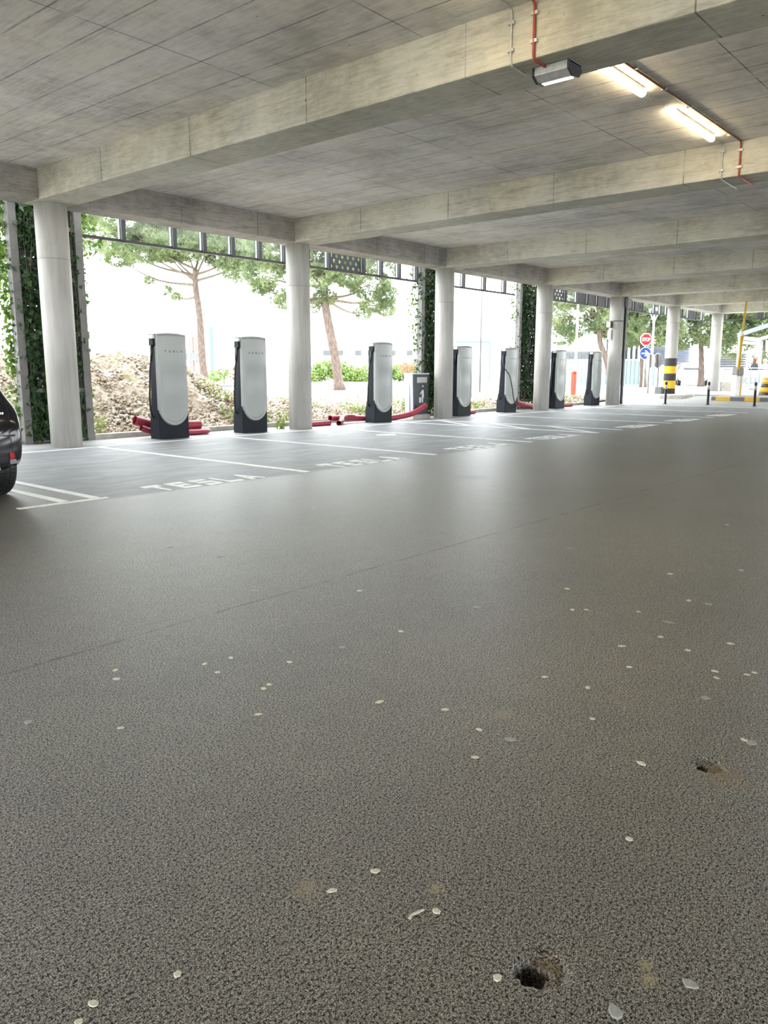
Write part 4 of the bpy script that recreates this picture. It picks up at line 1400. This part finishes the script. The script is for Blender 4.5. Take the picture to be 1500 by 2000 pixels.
def lamp_post(loc, h, r, label, top='arm'):
    t = empty('lamp_post', loc, 0, label, 'lamp post')
    MB().tube([(0, 0, 0), (0, 0, h)], [r, r * .6], 12).build("pole", M["white_paint" if r > .06 else "pole_grey"], t)
    if top == 'arm':
        MB().box(-.08, .5, -.1, .1, h - .03, h + .06).build('lamp_head', M['galv'], t)
    else:
        for s in (-1, 1):
            MB().tube([(0, 0, h * .86), (.24 * s * RT.x, .24 * s * RT.y, h)], .03, 8).build('bracket', M['white_paint'], t)
        MB().lathe([(.22, 0), (.27, .07), (.08, .15)], 20, (0, 0, h)).build('lamp_head', M['white_paint'], t)


M['pole_grey'] = plain('grey_pole_paint', (.09, .09, .09), rough=.6)
lamp_post((27.17, 9.6, T(27.17)), 6.2, .05, 'slim grey lamp post seen right of the third column')
lamp_post((32.45, 7.05, .3), 5.4, .075, 'white lamp post right of the fourth column')
lamp_post((30.33, 2.05, T(30.33)), 3.75, .07, 'white lamp post with branching brackets behind the signs', 'fork')

o = MB()
a0 = Vector((26.6, 29.8, 0))
wall_box(tuple((a0 - RT * 16)[:2]), tuple((a0 + RT * 9)[:2]), .05, .28, .25, o)
tag(o.build('road_kerb', M['facade_grey']), 'far grey kerb of the road beyond the rubble', kind='structure')
# orange post
t = empty('hydrant_post', (24.08, 2.84, T(24.08)), 0, 'orange post standing on the grass between the sixth and seventh charging posts', 'post')
MB().box(-.10, .10, -.08, .08, 0, 1.08).build('body', M['orange_paint'], t, bevel=.02)
MB().lathe([(.11, 0), (.12, .04), (.05, .12)], 16, (0, 0, 1.08)).build('cap', M['orange_paint'], t)

# ------------------------------------------------------------------ road signs
FONT = None


def text_mesh(name, body, size, mat, parent, loc, rot, ext=.004, shear=0, off=0, sx=1.0):
    c = bpy.data.curves.new(name, 'FONT')
    c.body = body
    c.size = size
    c.extrude = ext
    c.offset = off
    c.align_x = 'CENTER'
    c.align_y = 'CENTER'
    tmp = bpy.data.objects.new(name, c)
    me = bpy.data.meshes.new_from_object(tmp)
    bpy.data.objects.remove(tmp)
    bpy.data.curves.remove(c)
    me.transform(Matrix.Diagonal((sx, 1, 1, 1)))
    me.materials.clear()
    me.materials.append(mat)
    o = bpy.data.objects.new(name, me)
    COL.objects.link(o)
    o.parent = parent
    o.location = loc
    o.rotation_euler = rot
    return o


# local frame: sign faces -Y; rotate so it faces the camera roughly
M['sign_back'] = plain('grey_sign_back', (.17, .17, .165), rough=.6)
M['pale_letter'] = plain('pale_blue_letters', (.40, .47, .52), rough=.5)
sg = empty('road_sign', (32.61, 3.34, .3), -.72, 'red stop sign above a blue arrow sign on one pole', 'road sign')
MB().tube([(0, 0, 0), (0, 0, 2.75)], .035, 12).build('pole', M['galv'], sg)
oc = circle(8, .335, 0, 2.51, PI / 8)
pl = MB().prism(oc, -.055, -.04, 'y').build('stop_plate', M['white_paint'], sg)
pl['label'] = 'red octagonal stop plate'
MB().prism(circle(8, .285, 0, 2.51, PI / 8), -.062, -.056, 'y').build('red_face', M['sign_red'], pl)
text_mesh('stop_letters', 'STOP', .245, M['white_paint'], pl, (0, -.064, 2.505), (PI / 2, 0, 0), .003, off=.006, sx=.72)
pb = MB().prism(circle(32, .31, 0, 1.83), -.055, -.04, 'y').build('arrow_plate', M['white_paint'], sg)
pb['label'] = 'round blue plate with a white arrow pointing right'
MB().prism(circle(32, .285, 0, 1.83), -.062, -.056, 'y').build('blue_face', M['sign_blue'], pb)
ar = [(-.20, -.03), (.04, -.03), (-.05, -.135), (.04, -.135), (.20, 0), (.04, .135), (-.05, .135), (.04, .03), (-.20, .03)]
MB().prism([(p[0] * 1.05, 1.83 + p[1] * 1.05) for p in ar], -.068, -.063, 'y').build('arrow', M['white_paint'], pb)
for u, rz, l in [(-.17, -2.15, 'round sign seen from its grey back, left of the close pair before the banded column'), (.25, -.26, 'round sign seen from its grey back, right of the close pair before the banded column')]:
    t = empty('road_sign', (28.71 + RT.x * u, 1.32 + RT.y * u, T(28.7)), rz, l, 'road sign')
    MB().tube([(0, 0, 0), (0, 0, 1.75)], .035, 12).build('pole', M['post_metal'], t)
    MB().prism(circle(32, .31, 0, 1.48), .04, .055, 'y').build('plate', M['sign_back'], t)
    MB().prism(circle(32, .335, 0, 1.48), .055, .065, 'y').build('rim', M['white_paint'], t)

# ------------------------------------------------------------------ banded column island, bollards, barrier
m = MB()
m.prism([(25.9, -1.1), (25.6, -.3), (25.9, .45), (26.5, .85), (28.0, .75), (28.4, 0), (28.2, -.75), (27.4, -1.0)], .05, .30)
tag(m.build('island_kerb', M['kerb'], bevel=.03), 'low kerbed island round the banded column', 'kerb island')
o = MB().box(26.75, 26.98, .12, .40, T(27.3), T(27.3) + .34).build('stone_block', M['facade_grey'], bevel=.02)
o.location.z = .06
tag(o, 'small grey block at the foot of the banded column', 'block')
BO = [(22.93, -1.55, 'black bollard in front of the banded column'), (23.16, -3.04, 'black bollard standing before the far plain column'), (23.17, -4.65, 'black bollard in front of the striped barrel')]
pr = None
for x, y, l in BO:
    if pr is None:
        pr = empty('bollard')
        MB().lathe([(.075, 0), (.075, .012), (.045, .02), (.045, .55)], 20).build('post', M['black_paint'], pr)
        MB().lathe([(.046, .55), (.046, .72)], 20).build('reflective_band', M['galv'], pr)['label'] = 'pale reflective band'
        MB().lathe([(.048, .72), (.048, .80), (.03, .83), (.01, .835)], 20).build('cap', M['black_paint'], pr)
        t = pr
    else:
        t = copy_tree(pr)
    t.location = (x, y, T(x))
    tag(t, l, 'bollard', 'black bollards at the end of the bays')
# yellow and grey kerb island under the barrier
t = empty('barrier_island', (25.45, -2.4, 0), 0, 'yellow and grey painted kerb island under the barrier', 'kerb island')
seg = [0, -.16, -.72, -1.24, -1.8, -2.3, -2.9, -3.5, -4.1]
for k in range(len(seg) - 1):
    MB().box(0, .14, seg[k + 1] + .004, seg[k] - .004, .03, .27).build('kerb_stone', M['yellow_paint' if k % 2 else 'facade_grey'], t, bevel=.012)
MB().box(.14, 2.6, -4.1, 0, .03, .29).build('top', M['kerb'], t, bevel=.02)
# barrier cabinet
t = empty('parking_barrier', (26.5, -3.02, .29), -.62, 'white barrier cabinet with a raised yellow arm', 'barrier')
MB().box(-.15, .15, -.14, .14, 0, .82).build('cabinet', M['white_paint'], t, bevel=.02)
MB().box(.05, .10, -.15, -.138, .02, .80).build('yellow_strip', M['yellow_paint'], t)
m = MB()
m.prism([(-.13, .78), (.13, .78), (.16, .88), (.15, 1.08), (.10, 1.13), (-.10, 1.13), (-.14, 1.06), (-.15, .86)], -.15, .15, 'y')
m.build('head', M['post_metal'], t, bevel=.02)
MB().tube([(-.13, -.20, 1.05), (-.10, -.20, 2.4)], .055, 8).build('arm_sleeve', M['yellow_paint'], t)
MB().tube([(-.10, -.20, 2.3), (-.02, -.20, 3.62)], .035, 8).build('arm', M['yellow_paint'], t)
MB().box(-.19, -.10, -.25, -.15, 2.32, 2.50).build('collar', M['white_paint'], t)
# striped barrel
t = empty('striped_barrel', (28.54, -3.72, T(28.54)), 0, 'yellow and black striped conical barrel at the right edge', 'traffic barrel')
zs = [0, .16, .38, .50, .74]
for k in range(4):
    ra, rb = .44 - zs[k] * .24, .44 - zs[k + 1] * .24
    MB().lathe([(ra, zs[k]), (rb, zs[k + 1])], 32).build('band', M['yellow_paint' if k % 2 else 'black_paint'], t)
# pavement kerb and planter
o = MB().box(27.9, 28.05, -7.2, -.9, .17, .28).build('pavement_kerb', M['kerb'])
tag(o, 'long low kerb of the far pavement', kind='structure')
m = MB()
pts = [(33.1, -.35), (33.5, -.65), (34.2, -.8), (35.0, -.8), (35.0, -.6), (34.2, -.6), (33.6, -.45), (33.3, -.2)]
tag(m.prism(pts, .29, .75).build('planter_wall', M['kerb'], bevel=.02), 'low curved beige planter wall right of the far column', 'planter wall')

# downpipe and boxes on the fifth column
t = empty('downpipe', (21.711 + .18, -.27, 0), 0, 'grey steel downpipe strapped to the fifth column', 'downpipe')
MB().box(-.055, .055, -.04, .04, T(21.7) + .02, HC - .005).build('pipe', M['dark_metal'], t)
m = MB()
m.tube([(-.18 + .266 * math.cos(a), .27 + .266 * math.sin(a), 3.08) for a in lin(0, 2 * PI, 33)] + [(-.18 + .266, .27, 3.08)], .012, 6, caps=False)
m.build('strap', M['dark_metal'], t)
o = MB().box(21.711 + .02, 21.711 + .30, -.42, -.30, 3.58, 3.90).build('junction_box', M['post_metal'], bevel=.01)
tag(o, 'grey junction box at the top of the fifth column', 'junction box')
t = empty('security_lamp', (21.711 - .27, .10, 2.95), 0, 'small dark floodlight with a white face on the fifth column', 'lamp')
MB().box(-.14, .02, -.07, .07, -.11, .11).build('housing', M['dark_metal'], t, bevel=.01)
MB().box(-.20, -.14, -.07, .07, -.10, .10).build('face', M['white_box'], t, bevel=.01)
o = MB().box(21.711 - .33, 21.711 - .25, .05, .18, 2.42, 2.76).build('control_box', M['white_box'], bevel=.01)
tag(o, 'slim white box under the floodlight on the fifth column', 'control box')

# ------------------------------------------------------------------ terrace: pergola, balustrade, people
t = empty('pergola', (35.4, -.35, .3), 0, 'pale grey steel pergola over the terrace', 'pergola')
MB().box(-.08, .08, -.08, .08, 0, 2.68).build('post', M['perg'], t)
MB().box(3.1, 3.26, -.2, -.04, 0, 2.5).build('post', M['perg'], t)
MB().box(-.08, .08, -3.4, -3.24, 0, 3.55).build('post', M['perg'], t)
MB().prism([(.12, 2.62), (.12, 2.82), (-3.45, 3.95), (-3.45, 3.75)], -.09, .09, 'x').build('roof_beam', M['perg'], t)
MB().prism([(-.02, 2.52), (-.02, 2.68), (-3.4, 3.75), (-3.4, 3.58)], 3.09, 3.27, 'x').build('roof_beam', M['perg'], t)
MB().box(.08, 3.1, -.16, -.06, 2.48, 2.66).build('lintel', M['shade'], t)
MB().box(.08, 3.1, -.10, -.02, 2.30, 2.44).build('rolled_shade', M['pale_cloth'], t)
text_mesh('sign_letters', "Y'S", .15, M['black_paint'], t, (3.55, -.9, 2.52), (PI / 2, 0, -.7), .004)
MB().box(3.3, 3.9, -1.25, -1.2, 2.42, 2.62).build('sign_board', M['pale_cloth'], t)

t = empty('glass_balustrade', (34.5, -.9, .3), math.atan2(-1.87, .7), 'glass balustrade with pale blue lettering round the terrace', 'balustrade')
MB().box(-.9, 3.6, -.03, .03, 1.08, 1.13).build('handrail', M['white_paint'], t)
MB().box(-.9, 3.6, -.02, .02, 1.03, 1.055).build('lower_rail', M['dark_metal'], t)
for x in (-.88, .33, 1.55, 2.75, 3.58):
    MB().box(x - .02, x + .02, -.02, .02, 0, 1.08).build('upright', M['galv'], t)
for x in (-.86, .35, 1.57, 2.77):
    MB().box(x, x + 1.16 if x < 2.5 else 3.56, -.005, .005, .12, 1.0).build('pane', M['screen_pane'], t)
text_mesh('lettering', 'kulc', .75, M['pale_letter'], t, (.52, -.012, .56), (PI / 2, 0, 0), .002)


def person(loc, rz, label, hair, top, h=1.62, lean=.08, long_hair=False):
    t = empty('person', loc, rz, label, 'person')
    s = h / 1.7
    J = {'pel': (0, 0, .93, .135), 'waist': (0, -.01, 1.06, .12), 'chest': (0, -lean * .4, 1.27, .145), 'neck': (0, -lean * .8, 1.46, .055), 'jaw': (0, -lean - .01, 1.52, .062), 'head': (0, -lean, 1.60, .088), 'crown': (0, -lean, 1.66, .07)}
    E = [('pel', 'waist'), ('waist', 'chest'), ('chest', 'neck'), ('neck', 'jaw'), ('jaw', 'head'), ('head', 'crown')]
    for sd, n in ((-1, 'l'), (1, 'r')):
        J.update({'sh' + n: (.17 * sd, -lean * .4, 1.39, .06), 'el' + n: (.25 * sd, -.06, 1.13, .042), 'wr' + n: (.20 * sd, -.26, 1.05, .028), 'ha' + n: (.17 * sd, -.34, 1.05, .032),
                  'hp' + n: (.09 * sd, 0, .86, .10), 'kn' + n: (.10 * sd, -.03, .48, .06), 'an' + n: (.10 * sd, .03, .08, .04), 'to' + n: (.11 * sd, -.14, .03, .032)})
        E += [('chest', 'sh' + n), ('sh' + n, 'el' + n), ('el' + n, 'wr' + n), ('wr' + n, 'ha' + n), ('pel', 'hp' + n), ('hp' + n, 'kn' + n), ('kn' + n, 'an' + n), ('an' + n, 'to' + n)]
        for k in range(4):
            J['f%d%s' % (k, n)] = ((.17 + .02 * (k - 1.5)) * sd, -.40, 1.03, .009)
            E.append(('ha' + n, 'f%d%s' % (k, n)))
        J['th' + n] = (.12 * sd, -.35, 1.06, .010)
        E.append(('ha' + n, 'th' + n))
    keys = list(J)
    me = bpy.data.meshes.new('body')
    me.from_pydata([tuple(c * s for c in J[k][:3]) for k in keys], [(keys.index(a), keys.index(b)) for a, b in E], [])
    o = bpy.data.objects.new('body', me)
    COL.objects.link(o)
    md = o.modifiers.new('skin', 'SKIN')
    for i, k in enumerate(keys):
        me.skin_vertices[0].data[i].radius = (J[k][3] * s * (1.15 if k in ('chest', 'waist', 'pel') else 1), J[k][3] * s)
    me.skin_vertices[0].data[0].use_root = True
    sb = o.modifiers.new('sub', 'SUBSURF')
    sb.levels = sb.render_levels = 1
    o.parent = t
    n = NT('person_' + top)
    z = n.xyz(n.obj())
    cs = {'dark': (.045, .05, .075), 'pale': (.60, .58, .55)}[top]
    col = n.mix(n.math('GREATER_THAN', z[2], 1.44 * s), n.mix(n.math('GREATER_THAN', z[2], .93 * s), (.06, .07, .10), cs), (.62, .38, .28))
    col = n.mix(n.math('LESS_THAN', z[1], -.24 * s), col, (.62, .38, .28))
    n.done(col, .8)
    me.materials.append(n.m)
    m = MB()
    m.lathe([(.02, 1.735), (.075, 1.71), (.102, 1.66), (.106, 1.61), (.10, 1.56), (.085 if not long_hair else .10, 1.50), (.06 if not long_hair else .09, 1.46 if not long_hair else 1.38)], 16)
    m.v = [(a * s, (b * .95 - lean + .022) * s, c * s) for a, b, c in m.v]
    m.build('hair', M[hair], t)
    fm = MB()       # face: nose, eyes, mouth
    fm.add([(0, -lean - .112, 1.585), (-.012, -lean - .085, 1.575), (.012, -lean - .085, 1.575), (0, -lean - .085, 1.62)], [(0, 1, 2), (0, 2, 3), (0, 3, 1)])
    fm.v = [(a * s, b * s, c * s) for a, b, c in fm.v]
    fm.build('nose', M['skin'], t)
    return t


person((36.05, -.98, .3), -2.1, 'person with long auburn hair in a dark jacket behind the balustrade', 'hair', 'dark', 1.58, .06, True)
person((36.45, -1.33, .3), 2.4, 'person in a pale top facing the auburn-haired person', 'hair_grey', 'pale', 1.54, .05)


# ------------------------------------------------------------------ cars
def car(name, label, L, W, H, paint, loc, rz, suv=False):
    """rear at local y=0 facing -Y, front toward +Y; body lofted from cross sections"""
    t = empty(name, loc, rz, label, 'car')
    hw = W / 2
    # stations: y, sill z, bumper scale, belt z, belt half width, roof z, roof half width
    st = [(0.00, .34, .86, .62, .80, .66, .70), (.05, .31, .93, .80, .90, .84, .80), (.16, .31, .975, .93, .945, .99, .80), (.30, .30, 1, .97, .955, 1.30, .74), (.52, .30, 1, .98, .96, H - .06, .72), (.9, .29, 1, .98, .96, H, .735),
          (1.9, .28, 1, .97, .96, H, .75), (2.5, .28, 1, .96, .96, H - .05, .74), (3.0, .28, 1, .96, .95, 1.20, .74), (3.25, .28, 1, .95, .94, 1.01, .78), (3.8, .29, .99, .88, .92, .93, .76), (4.15, .32, .95, .78, .86, .82, .66), (L, .40, .82, .60, .70, .64, .5)]
    n = 18
    vs, fs = [], []
    for (y, sz, bs, bz, bw, rz_, rw) in st:
        half = [(.0, sz), (hw * bs * .80, sz), (hw * bs * .97, sz + .05), (hw * bs * 1.0, (sz + bz) / 2 - .02), (hw * min(bs, bw + .03), bz - .10), (hw * bw, bz), (hw * (bw * .55 + rw * .45), bz + (rz_ - bz) * .45), (hw * (rw + .03), bz + (rz_ - bz) * .85), (hw * rw * .82, rz_), (.0, rz_ + .02)]
        ring = half + [(-a, b) for a, b in half[-2:0:-1]]
        vs += [(a, y, b) for a, b in ring]
        n = len(ring)
    for i in range(len(st) - 1):
        for k in range(n):
            a, b = i * n + k, i * n + (k + 1) % n
            fs.append((a, b, b + n, a + n))
    fs += [tuple(range(n))[::-1], tuple(range((len(st) - 1) * n, len(st) * n))]
    o = MB().add(vs, fs, True).build('body', paint, t)
    sb = o.modifiers.new('sub', 'SUBSURF')
    sb.levels = sb.render_levels = 2
    # side glass and rear glass laid just proud of the loft
    for sd in (-1, 1):
        pts = [(.62, 1.02), (2.95, 1.02), (2.55, H - .16), (.80, H - .16)]
        v = []
        for yy, zz in pts:
            f = (zz - .98) / (H - .98)
            xx = hw * (.965 - .20 * f ** .9) + .004
            v += [(sd * (xx - .03), yy, zz), (sd * xx, yy, zz)]
        MB().add(v, [(1, 3, 5, 7), (0, 2, 3, 1), (2, 4, 5, 3), (4, 6, 7, 5), (6, 0, 1, 7)]).build('side_window', M['winglass'], t)
    MB().add([(-.60, .13, 1.03), (.60, .13, 1.03), (.52, .40, H - .16), (-.52, .40, H - .16), (-.60, .19, 1.03), (.60, .19, 1.03), (.52, .46, H - .16), (-.52, .46, H - .16)],
             [(0, 1, 2, 3), (7, 6, 5, 4), (0, 4, 5, 1), (1, 5, 6, 2), (2, 6, 7, 3), (3, 7, 4, 0)]).build('rear_window', M['winglass'], t)
    for sd in (-1, 1):
        MB().add([(sd * hw * .42, .075, .80), (sd * hw * .76, .10, .80), (sd * hw * .76, .14, .92), (sd * hw * .42, .12, .92), (sd * hw * .42, .2, .80), (sd * hw * .76, .25, .80), (sd * hw * .76, .28, .92), (sd * hw * .42, .25, .92)],
                 [(0, 1, 2, 3), (7, 6, 5, 4), (0, 4, 5, 1), (1, 5, 6, 2), (2, 6, 7, 3), (3, 7, 4, 0)]).build('tail_light', M['tail_red'], t)
        for nm, mt, z0, z1 in (('reflector', 'tail_red', .435, .50), ('reversing_light', 'lens_white', .385, .43)):
            MB().add([(sd * hw * .76, .005, z0), (sd * hw * .865, .038, z0), (sd * hw * .875, .038, z1), (sd * hw * .76, .005, z1), (sd * hw * .76, .06, z0), (sd * hw * .84, .1, z0), (sd * hw * .84, .1, z1), (sd * hw * .76, .06, z1)],
                     [(0, 1, 2, 3), (7, 6, 5, 4), (0, 4, 5, 1), (1, 5, 6, 2), (2, 6, 7, 3), (3, 7, 4, 0)]).build(nm, M[mt], t)
    MB().box(-hw * .66, hw * .66, .02, .09, .33, .37).build('bumper_trim', M['chrome'], t, bevel=.008)
    MB().box(-hw * .84, hw * .84, .015, .05, .655, .672).build('bumper_edge', M['car_trim'], t, bevel=.006)
    # wheels
    R = .335
    for yw in (.70, L - .85):
        for sd in (-1, 1):
            wv = MB()
            prof = [(.20, -.10), (.30, -.11), (R - .012, -.105), (R, -.085), (R, .085), (R - .012, .105), (.30, .11), (.20, .10)]
            wv.lathe(prof, 40)
            # tread blocks
            for k in range(48):
                a = 2 * PI * k / 48
                for q, s_ in ((-.055, .35), (0, -.35), (.055, .35)):
                    ca, sa = math.cos(a + s_ * .1), math.sin(a + s_ * .1)
                    Tm = Matrix.Rotation(a + (.03 if q else 0), 4, 'Z')
                    wv.box(R - .004, R + .006, -.015, .015, q - .023, q + .023, Tm)
            wv.v = [(sd * (hw - .10) + z, yw + x, R + y) for x, y, z in wv.v]
            wh = wv.build('wheel', M['rubber'], t, fix=False)
            rm = MB().lathe([(.02, .085), (.06, .09), (.2, .075), (.215, .10)], 24)
            for k in range(5):
                Tm = Matrix.Rotation(2 * PI * k / 5, 4, 'Z')
                rm.box(.04, .21, -.03, .03, .07, .10, Tm)
            rm.v = [(sd * (hw - .10) + sd * z, yw + x, R + y) for x, y, z in rm.v]
            rm.build('rim', M['galv'], wh, fix=False)
            MB().lathe([(.345, .0), (.375, .0)], 28).build('arch', M['car_trim'], t) if False else None
    return t


c1 = car('parked_car', 'black car at the left edge, only its rear corner in view', 4.4, 1.86, 1.62, M['car_black'], (-3.985, -5.12, 0), 0)
m = MB()
for k in range(4):
    x = .62 + k * .024
    m.box(x, x + .016, -.006, .004, 0, .020)
o = m.build('badge', M['chrome'], c1)
o.location = (.0, .085, .87)
car('parked_car', 'white car parked far off behind the banded column', 4.3, 1.8, 1.5, M['car_white'], (45.2, 5.25, .3), -1.15)
